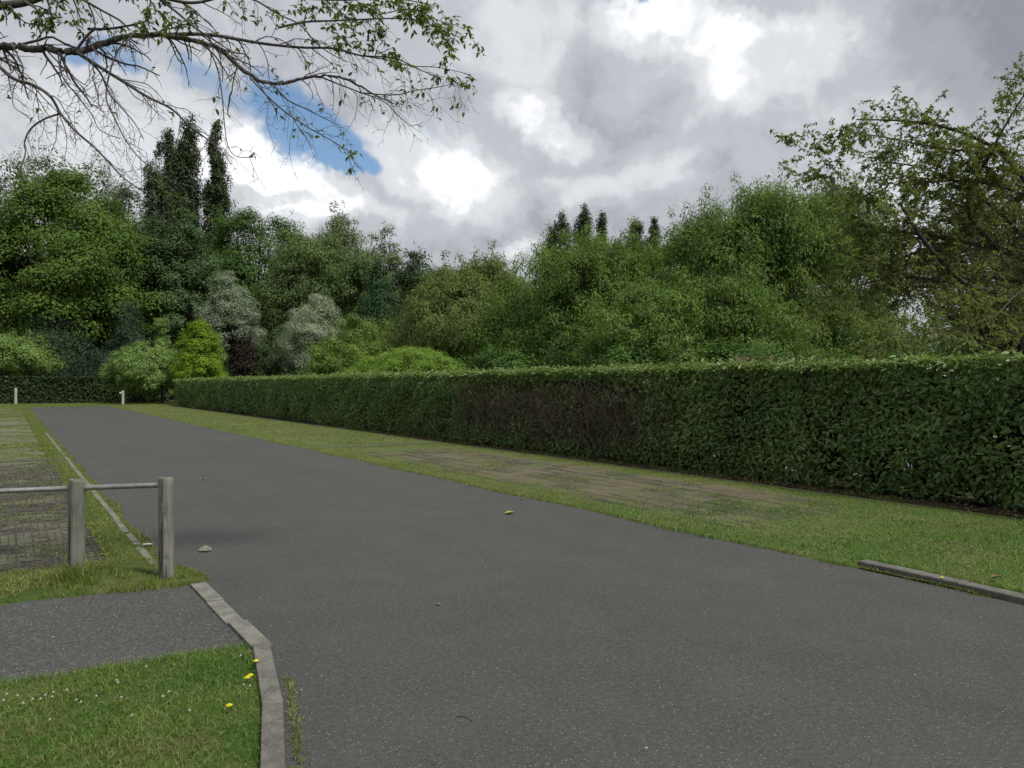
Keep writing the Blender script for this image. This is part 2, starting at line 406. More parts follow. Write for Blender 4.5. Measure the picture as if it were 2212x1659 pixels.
o = strip('path_edging', [(1.29, 6.75), (1.30, 4.88)], .12, .012, -.1, M_edge, .62); tag(o, kind='structure')
o = strip('road_edging', [(1.09, 7.6), (1.06, 30)], .065, .020, -.1, M_edge); tag(o, kind='structure')
o = strip('right_kerb', kerbR[:-1], .13, .052, -.1, M_conc); tag(o, kind='structure')
o = strip('hedge_edging', [(10.07, -8), (10.05, 64)], .06, .014, -.1, M_edge); tag(o, kind='structure')
# grass pavers: lattice of ribs in the parking bays (left of the road, and worn through on the right)
def lattice(name, x0, x1, y0, y1, sx, sy, z, w, seed):
    r = np.random.default_rng(seed); ps = []
    for i, x in enumerate(np.arange(x0, x1, sx)):
        ww = w * (1.7 if i % 4 == 0 else 1)
        n = int((y1 - y0) / .5); ys = np.linspace(y0, y1, n)
        path = np.stack([np.full(n, x) + r.normal(0, .003, n), ys, np.full(n, z) + r.normal(0, .003, n)], -1)[None]
        ps.append(tubes(path, np.full((1, n), ww), 4))
    for y in np.arange(y0, y1, sy):
        n = int((x1 - x0) / .12) + 2; xs = np.linspace(x0, x1, n)
        path = np.stack([xs, np.full(n, y) + r.normal(0, .004, n), np.full(n, z - .001) + r.normal(0, .003, n)], -1)[None]
        ps.append(tubes(path, np.full((1, n), w * .8), 4))
    V, Fc = join(ps); o = npmesh(name, V, Fc, M_grid, rz=TH); tag(o, kind='structure')
lattice('left_paver_grid', -3.0, .78, 7.9, 18.7, .07, .085, .006, .008, 1)
lattice('right_paver_grid', 6.8, 9.3, 6.2, 17.6, .09, .09, .009, .0075, 2)
for nm, x0, x1 in (('left_bay_divider', -12, 1.0), ('right_bay_divider', 6.4, 9.95)):
    for k, y in enumerate((19.2, 36.0, 50.0)):
        V, Fc = box(x0, x1, y, y + .32, -.05, .017); o = npmesh(nm, V, Fc, M_path, rz=TH); tag(o, kind='structure')

# ------------------------------------------------------------------ grass
def grassmat(name, a, b_, dry):
    m, q, b = mat(name); r = q.attr('rnd'); c = q.attr('clump')
    col = q.mix(q.mr(c, .2, .8), a, b_); col = q.mix(q.math('MULTIPLY', q.math('GREATER_THAN', r, .86), .8), col, dry)
    oo = obj_co(q); col = q.mix(q.mr(q.noise(oo, 1.5, 5, .65), .50, .66, 0, .62), col, tuple(x * .75 for x in dry))
    col = q.vm('SCALE', col, scale=q.mr(r, 0, 1, .65, 1.25, False))
    q.put(b.inputs['Base Color'], col); b.inputs['Roughness'].default_value = .55; b.inputs['Specular IOR Level'].default_value = .25
    tr = q.new('ShaderNodeBsdfTranslucent'); q.put(tr.inputs[0], q.vm('MULTIPLY', col, (1.1, 1.2, .6)))
    mx = q.new('ShaderNodeMixShader'); mx.inputs[0].default_value = .3
    q.l.new(b.outputs[0], mx.inputs[1]); q.l.new(tr.outputs[0], mx.inputs[2]); q.l.new(mx.outputs[0], q.n['Material Output'].inputs[0]); return m
MG = grassmat('grass_green', (.070, .165, .020), (.130, .215, .038), (.26, .24, .11))
MG2 = grassmat('grass_bright', (.13, .185, .030), (.185, .215, .055), (.26, .235, .11))
def blades(name, P, h, w, m, label, cat='grass', lean=.5, seed=0, clump=None, zs=None):
    r = np.random.default_rng(seed); n = len(P); P3 = np.c_[P, np.zeros(n) if zs is None else zs]
    az = r.random(n) * 2 * np.pi; D = np.stack([np.cos(az), np.sin(az), np.zeros(n)], 1)
    az2 = r.random(n) * 2 * np.pi; B = np.stack([np.cos(az2), np.sin(az2), np.zeros(n)], 1)
    H = (h * (.45 + .9 * r.random(n)))[:, None] if np.isscalar(h) else (h * (.45 + .9 * r.random(n)))[:, None]
    Wd = np.broadcast_to(np.asarray(w, float), (n,))[:, None]
    ln = (lean * (.2 + 1.3 * r.random(n)))[:, None]
    up = np.array([0, 0, 1.])
    m1 = P3 + D * H * ln * .35 + up * H * .55; m2 = P3 + D * H * ln + up * H * (1 - .25 * np.minimum(ln, 1.2))
    V = np.stack([P3 - B * Wd / 2 - up * .01, P3 + B * Wd / 2 - up * .01, m1 + B * Wd * .38, m2, m1 - B * Wd * .38], 1).reshape(-1, 3)
    b0 = np.arange(n)[:, None, None] * 5
    tri = (b0 + np.array([[[0, 1, 2], [0, 2, 4], [4, 2, 3]]])).reshape(-1, 3)
    cl = vnoise(P[:, 0], P[:, 1], .5, 77) if clump is None else clump
    o = npmesh(name, V, tri, m, rz=TH, attrs={'rnd': np.repeat(r.random(n), 3), 'clump': np.repeat(cl, 3)})
    tag(o, label, cat, kind='stuff'); return o
def scatter(x0, x1, y0, y1, dens, seed, keep=None):
    r = np.random.default_rng(seed); n = int((x1 - x0) * (y1 - y0) * dens)
    P = np.stack([x0 + (x1 - x0) * r.random(n), y0 + (y1 - y0) * r.random(n)], 1)
    if keep is not None: P = P[r.random(n) < keep(P[:, 0], P[:, 1])]
    return P
kx = np.array([p[0] for p in kerbL][::-1]); ky = np.array([p[1] for p in kerbL][::-1])
P = scatter(-2.2, 1.25, 1.0, 5.1, 11000, 1, lambda x, y: ((x < np.interp(y, ky, kx) - .05 + .02 * np.sin(y * 40)) & (y < 4.99 + (1.2 - x) * .06)) * (.35 + .65 * (vnoise(x, y, .25, 5) > .36)))
hh = .028 + .03 * vnoise(P[:, 0], P[:, 1], .3, 9)
blades('lawn_grass', P, hh, .0042, MG, 'mown green lawn beside the kerb in the front left corner', seed=11, lean=.9)
P = scatter(-3.0, 1.42, 6.72, 7.95, 6500, 2, lambda x, y: (x < 1.40 - np.maximum(0, y - 7.0) * .33) & (y > 6.76 + np.maximum(0, 1.3 - x) * .105 + .03 * np.sin(x * 5)) & (vnoise(x, y, .22, 6) > .33))
ex = np.exp(-((P[:, 0] - .52) ** 2 + (P[:, 1] - 7.40) ** 2) / .05)
blades('verge_grass', P, .030 + .03 * vnoise(P[:, 0], P[:, 1], .3, 9) + .15 * ex, .0055, MG2, 'pale tufted grass round the feet of the timber posts', seed=12, lean=.8)
P = scatter(.76, 1.25, 7.9, 30, 3000, 3, lambda x, y: np.clip(9 / y, .2, 1) * (.45 + .55 * (np.abs(x - 1.08) > .035)) * (x < 1.2 + .04 * np.sin(y * 2.3)))
P = np.r_[P, scatter(.76, 1.24, 30, 64, 500, 33)]
blades('road_edge_grass', P, .035, .006 + .0006 * P[:, 1] * .5, MG2, 'narrow band of bright grass between grid paving and road', seed=13, lean=.8)
P = scatter(-3.2, .8, 7.85, 26, 900, 4, lambda x, y: (vnoise(x, y, .3, 8) > .54) * 1.0)
P = np.r_[P, scatter(-4, .8, 19, 64, 420, 44, lambda x, y: vnoise(x, y, .8, 18) > .42)]
blades('bay_tufts', P, .028, .007 + .0005 * P[:, 1] * .6, MG2, 'small weed and grass tufts growing through the left grid paving', seed=14, lean=1.1)
def keepR(x, y):
    worn = (1 / (1 + np.exp(-(x - 6.8) * 6))) * (1 / (1 + np.exp((x - 9.45) * 7))) * (1 / (1 + np.exp(-(y - 6.4) * 1.6))) * (y < 18.6)
    nz = vnoise(x, y, .45, 21)
    return np.clip(1 - worn * 1.05 + (nz > .60) * .6, .03, 1) * np.clip(1.3 - (y / 30), .22, 1) * (x > 6.16 + .05 * np.sin(y * 1.7) + .10 * (vnoise(x * 0 + 3, y, .25, 88) - .5) + .26 * (y < 4.35))
P = scatter(6.05, 10.0, 1.5, 19.2, 2600, 5, keepR)
far = vnoise(P[:, 0], P[:, 1], 1.1, 31)
yk = -1 + 5.3 * np.random.default_rng(8).random(2600); rk = np.random.default_rng(9)
P = np.r_[P, np.stack([np.interp(yk, [p[1] for p in kerbR][::-1], [p[0] for p in kerbR][::-1]) + .075 + .09 * rk.random(2600), yk], 1)]
far = vnoise(P[:, 0], P[:, 1], 1.1, 31)
grn = P[:, 1] < 8.5
blades('right_verge_grass', P[grn], .042 + .05 * np.exp(-((P[grn, 0] - np.interp(P[grn, 1], [p[1] for p in kerbR][::-1], [p[0] for p in kerbR][::-1]) - .1) ** 2) / .004) * (P[grn, 1] < 4.4), .0075, MG, 'green daisy-speckled grass behind the right kerb', seed=15, lean=.8, clump=far[grn])
blades('bay_grass', P[~grn], .034, .009, MG2, 'dry yellowish grass along the hedge side parking bays', seed=16, lean=.8, clump=far[~grn])
P = scatter(6.15, 10.0, 19.5, 64, 420, 6, lambda x, y: np.clip(1.2 - y / 80, .3, 1) * (vnoise(x, y, .7, 23) > .3))
blades('far_bay_grass', P, .04, .018, MG2, 'short pale grass on the far parking bays', seed=17, lean=.9)
P = scatter(-12, 12, 63.8, 75, 220, 66)
blades('far_verge_grass', P, .06, .03, MG2, 'strip of grass under the far hedge', seed=18)
P = scatter(10.1, 11.0, 0, 30, 260, 67, lambda x, y: vnoise(x, y, .4, 29) > .5)
blades('hedge_foot_weeds', P, .06, .012, MG, 'scattered weeds and grass at the foot of the hedge', 'weeds', seed=19)
yk = 1.2 + 3.6 * np.random.default_rng(18).random(1500); rk = np.random.default_rng(19)
P = np.stack([np.interp(yk, ky, kx) - .055 + .022 * rk.random(1500) + .02 * (vnoise(yk, yk * 0, .2, 52) - .5), yk], 1)
blades('kerb_overhang_grass', P, .05, .0045, MG, 'longer grass leaning over the inner edge of the left kerb', lean=1.3, seed=26)
# weeds in the joint along kerbs
ys = np.repeat(np.linspace(1.6, 6.7, 60), 26) ; r = np.random.default_rng(5)
keep = vnoise(ys, ys * 0, .35, 50) > .42; ys = ys[keep]
P = np.stack([np.interp(ys, ky, kx) + .075 + np.abs(r.normal(0, .018, len(ys))), ys + r.normal(0, .03, len(ys))], 1)
P = P[P[:, 1] < 4.9]
blades('kerb_weeds', P, .028, .005, MG2, 'weeds and dry grass in the joint along the left kerb', 'weeds', lean=1.6, seed=20)
ys = np.repeat(np.linspace(-2, 4.3, 70), 20); keep = vnoise(ys, ys * 0, .3, 51) > .52; ys = ys[keep]
krx = np.array([p[0] for p in kerbR][::-1]); kry = np.array([p[1] for p in kerbR][::-1])
P = np.stack([np.interp(ys, kry, krx) - .085 - np.abs(r.normal(0, .02, len(ys))), ys + r.normal(0, .04, len(ys))], 1)
blades('gutter_weeds', P, .035, .008, MG2, 'weeds and dry grass at the foot of the right kerb', 'weeds', lean=1.6, seed=21)

# ------------------------------------------------------------------ hedges
M_laurel = leafmat('laurel_leaf', (.052, .116, .026), (.215, .310, .095), trans=.25, rough=.36, spec=.4)  # lighter second colour paints leaf highlights among the dark leaves
M_laureltop = leafmat('laurel_new_lit_leaf', (.11, .18, .045), (.20, .28, .085), trans=.35, rough=.42, spec=.4)  # new growth, its colour also lightened for light from above
M_hedgeshade = leafmat('shaded_hedge_leaf', (.022, .040, .015), (.040, .066, .024), trans=.2, rough=.75, spec=.15)  # colour darkened for the shade of trees over the far hedge
def hedge_leaves(d0_, d1_, p0, h, dens, L, seed, dead=None, hvar=.03, thick=1.1, depth=.30, zlow=.05):
    r = np.random.default_rng(seed); n = int((d1_ - d0_) * h * dens)
    d = d0_ + (d1_ - d0_) * r.random(n); z = zlow + (h - zlow) * r.random(n)
    dep = np.abs(r.normal(0, .11, n)) + r.random(n) * .12
    bulge = .22 * (vnoise(d, z * 1.3, .9, 60) - .5) + .16 * np.clip((.45 - z) / .45, 0, 1) + .05 * np.clip((z - 1.6) / .3, 0, 1)
    x = p0 + bulge + dep
    keep = np.ones(n, bool)
    if dead is not None:
        dd = np.clip(1 - np.abs(d + .9 * (vnoise(z, d * .2, .6, 69) - .5) * 2 - dead[0]) / dead[1], 0, 1) * np.clip((z - .3) / .35, 0, 1) * np.clip((1.72 - z) / .2, 0, 1)
        keep = r.random(n) > np.clip(dd * 3.6 * (.6 + vnoise(d, z, .5, 61)), 0, .76)
    thin = vnoise(d, z, .5, 62); keep &= (r.random(n) < np.clip(1.5 - 2.2 * np.clip(thin - .62, 0, 1) * 4, .35, 1))
    d, z, x = d[keep], z[keep], x[keep]; n = len(d)
    N = norm(np.stack([-.8 + r.normal(0, .45, n), r.normal(0, .5, n), .65 + r.normal(0, .5, n)], 1))
    D = norm(np.stack([-.3 + r.normal(0, .4, n), r.normal(0, .8, n), r.normal(.1, .8, n)], 1))
    return np.stack([x, d, z], 1), N, D, L * (.6 + .7 * r.random(n))
def hedge_top(d0_, d1_, p0, h, dens, L, seed, thick):
    r = np.random.default_rng(seed); n = int((d1_ - d0_) * thick * dens)
    d = d0_ + (d1_ - d0_) * r.random(n); x = p0 + thick * r.random(n) ** 1.3
    z = h - .05 + .05 * r.random(n) + .075 * (vnoise(d, x, .7, 63) - .5) + .11 * (r.random(n) ** 12)
    z -= .06 * np.clip((p0 + .08 - x) / .08, 0, 1)
    N = norm(np.stack([r.normal(-.25, .45, n), r.normal(0, .45, n), np.full(n, .8)], 1))
    D = norm(np.stack([r.normal(-.3, .6, n), r.normal(0, .6, n), .55 + r.normal(0, .4, n)], 1))
    return np.stack([x, d, z], 1), N, D, L * (.6 + .6 * r.random(n))
def addleaves(name, sets, m, parent, asp=.42, shape='leaf', seed=0, fold=.2, droop=.12):
    r = np.random.default_rng(seed); P = np.concatenate([s[0] for s in sets]); N = np.concatenate([s[1] for s in sets]); D = np.concatenate([s[2] for s in sets]); L = np.concatenate([s[3] for s in sets])
    V, q, k = leaves(P, N, D, L, L * asp * (.85 + .3 * r.random(len(L))), shape, fold, droop)
    cl = vnoise(P[:, 1] + P[:, 2], P[:, 2] * 1.3 + P[:, 0], .6, 64)
    return npmesh(name, V, q, m, parent=parent, attrs={'rnd': np.repeat(r.random(len(P)), k), 'clump': np.repeat(cl, k)})
H1 = empty('laurel_hedge', (0, 0, 0), TH)
tag(H1, 'long clipped laurel hedge with a bare brown patch, running along the right verge', 'hedge')
dead = (15.3, 4.3)
hgt = 1.90
sets = [hedge_leaves(2.5, 12, 10.42, hgt, 1350, .096, 101, dead), hedge_leaves(12, 26, 10.42, hgt, 1050, .098, 102, dead),
        hedge_leaves(26, 40, 10.44, hgt, 600, .112, 103), hedge_leaves(40, 63.6, 10.46, hgt, 260, .16, 104)]
addleaves('foliage', sets, M_laurel, H1, seed=1)
sets = [hedge_top(2.5, 20, 10.40, hgt + .01, 900, .105, 111, 1.0), hedge_top(20, 40, 10.40, hgt + .01, 420, .12, 112, 1.0), hedge_top(40, 63.6, 10.40, hgt + .01, 220, .16, 113, 1.0)]
addleaves('top_growth', sets, M_laureltop, H1, seed=2)
# back face of the hedge, larger and sparser
r = np.random.default_rng(9); n = 9000
bk = (np.stack([11.35 + .15 * r.random(n), 2.5 + 61 * r.random(n), .1 + 1.75 * r.random(n)], 1), norm(np.stack([np.full(n, .8), r.normal(0, .5, n), r.normal(.2, .5, n)], 1)), rdir(n, r), .17 * (.7 + .6 * r.random(n)))
addleaves('back_foliage', [bk], M_laurel, H1, seed=3, asp=.5)
# inner stems: upright woody stems all along, dense dead twigs in the bare patch
def stems(n, d0_, d1_, x0, x1, z0, z1, rad, seed, lean=.25, ln=(.5, 1.2), npt=6):
    r = np.random.default_rng(seed); b = np.stack([x0 + (x1 - x0) * r.random(n), d0_ + (d1_ - d0_) * r.random(n), z0 + (z1 - z0) * r.random(n)], 1)
    dr = norm(np.stack([r.normal(0, lean * .6, n), r.normal(.15, lean, n), np.ones(n)], 1)); L_ = (ln[0] + (ln[1] - ln[0]) * r.random(n))[:, None, None]
    t = np.linspace(0, 1, npt)[None, :, None]; wob_ = np.cumsum(r.normal(0, .018, (n, npt, 3)), 1)
    path = b[:, None] + dr[:, None] * L_ * t + wob_ ; path[:, :, 2] = np.minimum(path[:, :, 2], 1.84)
    rr = rad * (.5 + r.random(n))[:, None] * np.linspace(1, .35, npt)[None]
    return tubes(path, rr, 3)
V, q = join([stems(700, 2.5, 63, 10.75, 11.3, 0, .1, .011, 201, .18, (1.1, 1.8)), stems(2500, 2.5, 63, 10.6, 11.3, .2, 1.2, .005, 202, .7, (.4, .9))])
npmesh('stems', V, q, M_bark, parent=H1)
V, q = join([stems(2900, 10.9, 19.6, 10.40, 10.85, .1, 1.25, .0042, 203, .5, (.3, .8)), stems(900, 11.5, 19.0, 10.55, 11.2, 0, .5, .007, 204, .35, (.7, 1.4)),
             stems(700, 11.2, 19.4, 10.46, 10.7, .2, 1.6, .0032, 205, 1.3, (.12, .35))])
o = npmesh('dead_twigs', V, q, M_dead, parent=H1); o['label'] = 'bare brown twigs in the leafless patch'
# dense inner body of leaves with shade put into their colour, so daylight shows only through small gaps
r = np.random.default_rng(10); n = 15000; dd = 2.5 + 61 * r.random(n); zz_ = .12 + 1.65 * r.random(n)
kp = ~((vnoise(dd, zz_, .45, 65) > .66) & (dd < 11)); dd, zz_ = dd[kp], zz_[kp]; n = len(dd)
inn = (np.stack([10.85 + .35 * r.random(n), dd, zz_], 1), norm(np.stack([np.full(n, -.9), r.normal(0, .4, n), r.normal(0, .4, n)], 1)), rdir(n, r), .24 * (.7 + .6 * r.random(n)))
addleaves('inner_foliage', [inn], M_hedgeshade, H1, seed=4, asp=.7)

H2 = empty('far_hedge', (0, 0, 0), TH)
tag(H2, 'dark clipped hedge closing off the far end of the road', 'hedge')
r = np.random.default_rng(12); n = 22000
xx = -45 + 57 * r.random(n); z_ = .05 + 2.1 * r.random(n)
P = np.stack([xx, 75.2 + np.abs(r.normal(0, .15, n)) + .15 * (vnoise(xx, z_, 1.2, 66) - .5), z_], 1)
N = norm(np.stack([r.normal(0, .5, n), np.full(n, -.8), .4 + r.normal(0, .4, n)], 1))
n2_ = 9000; xt = -45 + 57 * r.random(n2_)
P2 = np.stack([xt, 75.1 + 1.2 * r.random(n2_), 2.12 + .08 * r.random(n2_)], 1); N2 = norm(np.stack([r.normal(0, .4, n2_), r.normal(0, .4, n2_), np.ones(n2_)], 1))
addleaves('foliage', [(P, N, rdir(n, r), .20 * (.6 + .8 * r.random(n))), (P2, N2, rdir(n2_, r), .20 * (.6 + .8 * r.random(n2_)))], M_hedgeshade, H2, seed=5, shape='rhomb', asp=.6)
V, q = box(-45, 12, 75.55, 76.3, 0, 2.0); npmesh('shade_core', V, q, plain('hedge_core', (.012, .018, .009), .95, var=.6, scale=6), parent=H2)  # solid box blocks the view through; near-black colour paints the inner shade

# ------------------------------------------------------------------ trees
def profile(shape, t):
    t = np.clip(t, 0, 1)
    if shape == 'round': return np.sqrt(np.clip(1 - (2 * t - 1) ** 2, 0, 1)) ** .75
    if shape == 'oval': return (np.sin(np.pi * np.clip(t, .02, .995) ** .8)) ** .65
    if shape == 'column': return np.clip(np.minimum(t * 7, 1), 0, 1) * (1 - t ** 2.6) ** .8
    if shape == 'poplar': return np.minimum(t * 7, 1) * np.clip(1 - t ** 5, 0, 1) ** .7
    if shape == 'cone': return (1 - t) ** .75 * np.minimum(t * 6 + .55, 1)
    if shape == 'dome': return np.sqrt(np.clip(1 - t ** 2, 0, 1))
    if shape == 'spread': return np.clip(np.sin(np.pi * t ** .65), 0, 1) ** .5
    return np.sqrt(1 - t ** 2)
def tree(name, label, cat, u, Yd, top_v, hw, shape, m, nleaf, lsize, base_z=0., nclump=90, crag=.22, trunk_r=None, bark=None, seed=0,
         asp=.55, flat=.75, clr=None, group=None, lshape='rhomb', depth=.9, zscale=1., droop=.0, updir=.45, lean=0., twigs=0, cover=.6, x=None, shoots=.22, fine=.55):
    """tapered trunk and limbs reaching every spray of a crown made of leaf-sized faces"""
    nleaf = int(nleaf * 1.7); lsize = lsize * .78
    r = np.random.default_rng(seed * 13 + 5); X0 = (u - CU) / F * Yd if x is None else x
    H = EYE + (CV - top_v) / F * Yd; Rw = hw / F * Yd
    T = empty(name, (X0, Yd, 0)); tag(T, label, cat, group)
    cz0 = base_z; ch = H - cz0
    big = clr or Rw * .26
    # boughs (large), each carrying several sprays (small): light tops and dark gaps at two sizes
    KB = max(8, int(nclump * .62)); t = r.random(KB * 6); w = profile(shape, t); sel = r.random(KB * 6) < (w + .18); t = t[sel][:KB]; w = w[sel][:KB]; KB = len(t)
    az = r.random(KB) * 2 * np.pi
    lob = 1 + crag * (np.sin(az * 2 + seed) * .5 + np.sin(az * 3 + t * 7 + seed * 2) * .6 + r.normal(0, .4, KB))
    rad = np.clip(w * Rw * lob * (cover + (1 - cover) * np.sqrt(r.random(KB))) - big * (.2 if shape == 'poplar' else .5), 0, None)
    CB = np.stack([rad * np.cos(az), rad * np.sin(az) * depth, cz0 + t * (ch - big * .55)], 1)
    CB[:, 0] += lean * (CB[:, 2] / H) ** 2
    RB = big * (.65 + .7 * r.random(KB)) * (.6 + .55 * w)
    per = 6; bi = np.repeat(np.arange(KB), per); K = len(bi)
    d0_ = rdir(K, r); d0_[:, 2] = d0_[:, 2] * .75 + .3; d0_ = norm(d0_)
    C = CB[bi] + d0_ * (RB[bi] * (.55 + .45 * r.random(K)))[:, None] * np.array([1, 1, flat])
    RC = RB[bi] * fine * (.6 + .8 * r.random(K)); tone = r.random(KB)[bi] * .5 + r.random(K) * .5
    elong = np.ones(K)
    ns = int(K * shoots)
    if ns:                                          # leading shoots that break the outline
        pk = r.integers(0, K, ns); o_ = norm(C[pk] - np.array([0, 0, cz0 + ch * .45])) + np.array([0, 0, .55]); o_ = norm(o_ + r.normal(0, .2, (ns, 3)))
        C2 = C[pk] + o_ * (RB[bi][pk] * (.35 + .75 * r.random(ns)))[:, None]
        C = np.vstack([C, C2]); RC = np.r_[RC, RC[pk] * .42]; tone = np.r_[tone, tone[pk]]; elong = np.r_[elong, np.full(ns, 1.9)]; bi = np.r_[bi, bi[pk]]; K = len(C)
    C[:, 2] = np.maximum(C[:, 2], .3)
    wgt = RC ** 2 * elong; cnt = np.maximum(2, (nleaf * wgt / wgt.sum()).astype(int)); ci = np.repeat(np.arange(K), cnt); n = len(ci)
    dr = rdir(n, r); dr[:, 2] = dr[:, 2] * .85 + .2; dr = norm(dr)
    rr = RC[ci] * (.35 + .7 * r.random(n) ** .6)
    P = C[ci] + dr * rr[:, None] * np.stack([np.ones(n), np.ones(n), flat * zscale * elong[ci]], 1); P[:, 2] = np.maximum(P[:, 2], .15)
    out_ = norm(P - np.array([0, 0, cz0 + ch * .4]))
    N = norm(dr * .7 + d0_[np.minimum(ci, len(d0_) - 1)] * .25 + out_ * .35 + np.array([0, 0, updir]) + r.normal(0, .22, (n, 3)))
    D = norm(dr + r.normal(0, .6, (n, 3)) + np.array([0, 0, -droop * 2]))
    L = lsize * (.55 + .9 * r.random(n))
    V, q, k = leaves(P, N, D, L, L * asp, lshape, .15, droop)
    npmesh('crown', V, q, m, parent=T, attrs={'rnd': np.repeat(r.random(n), k), 'clump': np.repeat(tone[ci], k)})
    # trunk, limbs to every bough, branchlets to every spray
    tr_ = trunk_r or max(.06, H * .016); bk = bark or M_bark
    nt = 9; tt = np.linspace(0, 1, nt); top = min(H * .9, cz0 + ch * .85)
    tp = np.stack([lean * (tt * top / H) ** 2 + r.normal(0, .02 * Rw, nt) * tt, r.normal(0, .02 * Rw, nt) * tt, tt * top], 1)
    trr = tr_ * (1 - tt * .88) * (1 + .5 * np.exp(-tt * 14))
    parts = [tubes(tp[None], trr[None], 8)]
    zst = np.clip(CB[:, 2] * (.35 + .35 * r.random(KB)), cz0 * .6 + .05 * H, top * .95); st = np.stack([np.interp(zst, tp[:, 2], tp[:, i]) for i in range(3)], 1)
    s = np.linspace(0, 1, 7)[None, :, None]; mid = (st + CB) / 2 + np.array([0, 0, 1]) * (-.04 * ch) + r.normal(0, .05 * Rw, (KB, 3))
    path = (1 - s) ** 2 * st[:, None] + 2 * s * (1 - s) * mid[:, None] + s ** 2 * CB[:, None] + r.normal(0, .012 * Rw, (KB, 7, 3)) * (s > 0)
    parts.append(tubes(path, (tr_ * .30 * (.6 + .6 * r.random(KB)))[:, None] * np.linspace(1, .25, 7)[None], 5))
    s5 = np.linspace(0, 1, 5)[None, :, None]; pb = CB[bi][:, None] * (1 - s5) + C[:, None] * s5 + r.normal(0, .05, (K, 5, 3)) * RB[bi][:, None, None] * (s5 > 0)
    parts.append(tubes(pb, np.full((K, 1), tr_ * .07 + .004) * np.linspace(1, .4, 5)[None], 3))
    if twigs:                                       # bare curly twig ends that stick out of the sprays
        ti = r.integers(0, K, K * twigs // 7); nT = len(ti); s6 = np.linspace(0, 1, 7)[None, :, None]
        dt = norm(rdir(nT, r) + norm(C[ti] - np.array([0, 0, cz0 + ch * .4])) * .8 + np.array([0, 0, .2])); w6 = np.cumsum(r.normal(0, .10, (nT, 7, 3)), 1) * RC[ti][:, None, None]
        pt = C[ti][:, None] + dt[:, None] * RC[ti][:, None, None] * 1.5 * s6 + w6
        parts.append(tubes(pt, np.full((nT, 1), tr_ * .03 + .006) * np.linspace(1, .35, 7)[None], 3))
    Vt, qt = join(parts); npmesh('trunk', Vt, qt, bk, parent=T)
    return T

LM = lambda n, c, c2=None, **k: leafmat(n, c, c2, **k)
m_maple = LM('maple_leaf', (0.056, 0.118, 0.024), (0.125, 0.200, 0.032))
m_ash = LM('ash_leaf', (0.076, 0.124, 0.046), (0.115, 0.166, 0.060))
m_poplar = LM('poplar_leaf', (0.040, 0.068, 0.026), (0.070, 0.105, 0.040), rough=.5, spec=.2)
m_alder = LM('alder_leaf', (0.059, 0.109, 0.043), (0.094, 0.158, 0.059), rough=.4)
m_oak = LM('round_tree_leaf', (0.054, 0.109, 0.026), (0.091, 0.174, 0.034))
m_willow = LM('willow_leaf', (0.094, 0.156, 0.051), (0.145, 0.206, 0.072))
m_pale = LM('pale_tree_leaf', (0.126, 0.166, 0.074), (0.190, 0.223, 0.108))
m_pine = LM('pine_needles', (0.040, 0.076, 0.043), (0.067, 0.109, 0.059), trans=.1)
m_cedar = LM('cedar_needles', (0.039, 0.084, 0.036), (0.063, 0.125, 0.048), trans=.1)
m_silver = LM('silver_leaf', (0.175, 0.225, 0.145), (0.27, 0.33, 0.22), trans=.2)
m_silver2 = LM('pale_silver_leaf', (0.23, 0.28, 0.18), (0.34, 0.40, 0.27), trans=.2)
m_red = LM('dark_red_leaf', (0.026, 0.019, 0.016), (0.046, 0.032, 0.024), trans=.2)
m_bright = LM('golden_leaf', (0.13, 0.235, 0.018), (0.23, 0.345, 0.030))
m_fresh = LM('fresh_leaf', (0.129, 0.215, 0.055), (0.206, 0.306, 0.079))
m_box = LM('shrub_leaf', (0.107, 0.186, 0.034), (0.176, 0.257, 0.051))
m_mound = LM('mound_needles', (0.149, 0.274, 0.034), (0.237, 0.372, 0.055), trans=.25)
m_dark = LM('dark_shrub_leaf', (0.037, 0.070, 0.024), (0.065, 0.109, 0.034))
m_cont = LM('twisted_willow_leaf', (0.094, 0.173, 0.037), (0.160, 0.248, 0.053), trans=.35)
m_cont2 = LM('twisted_willow_olive_leaf', (0.110, 0.166, 0.045), (0.176, 0.232, 0.069), trans=.35)
m_cherry = LM('cherry_leaf', (0.125, 0.158, 0.055), (0.205, 0.240, 0.085), trans=.45)

# far belt, left half, back to front
PO = dict(shape='poplar', m=m_poplar, crag=.05, flat=1.9, cover=.55, updir=.1, shoots=.10, asp=.5)
tree('poplar', 'broad dark poplar, lower left flank of the tall group', 'tree', 336, 98, 282, 38, nleaf=22000, lsize=.36, base_z=9, nclump=300, clr=.65, lean=1.6, seed=1, trunk_r=.25, **PO)
tree('poplar', 'tallest dark poplar, its tip highest at the top left', 'tree', 382, 99, 246, 33, nleaf=22000, lsize=.36, base_z=9, nclump=300, clr=.65, lean=1.6, seed=44, trunk_r=.25, **PO)
tree('poplar', 'narrow dark poplar just right of the tallest one', 'tree', 462, 98, 260, 23, nleaf=19000, lsize=.34, base_z=7, nclump=280, clr=.55, lean=.3, seed=2, trunk_r=.2, **PO)
tree('ash_tree', 'grey green airy tree crown topping out behind the big maple', 'tree', 110, 104, 346, 215, 'round', m_ash, 24000, .42, 8, 150, .2, seed=3, clr=2.2, twigs=2)
tree('ash_tree', 'small airy crown between the maple and the poplars', 'tree', 268, 100, 396, 70, 'round', m_ash, 7000, .36, 8, 50, .25, seed=31, clr=1.5, twigs=2)
tree('maple_tree', 'biggest broad light green maple at the far left', 'tree', 132, 80, 356, 200, 'oval', m_maple, 90000, .34, 2.5, 360, .10, seed=4, clr=1.9, cover=.82)
tree('maple_tree', 'lower green maple partly cut by the left picture edge', 'tree', -60, 82, 470, 150, 'oval', m_maple, 30000, .36, 2.0, 160, .14, seed=41, clr=2.0, cover=.78)
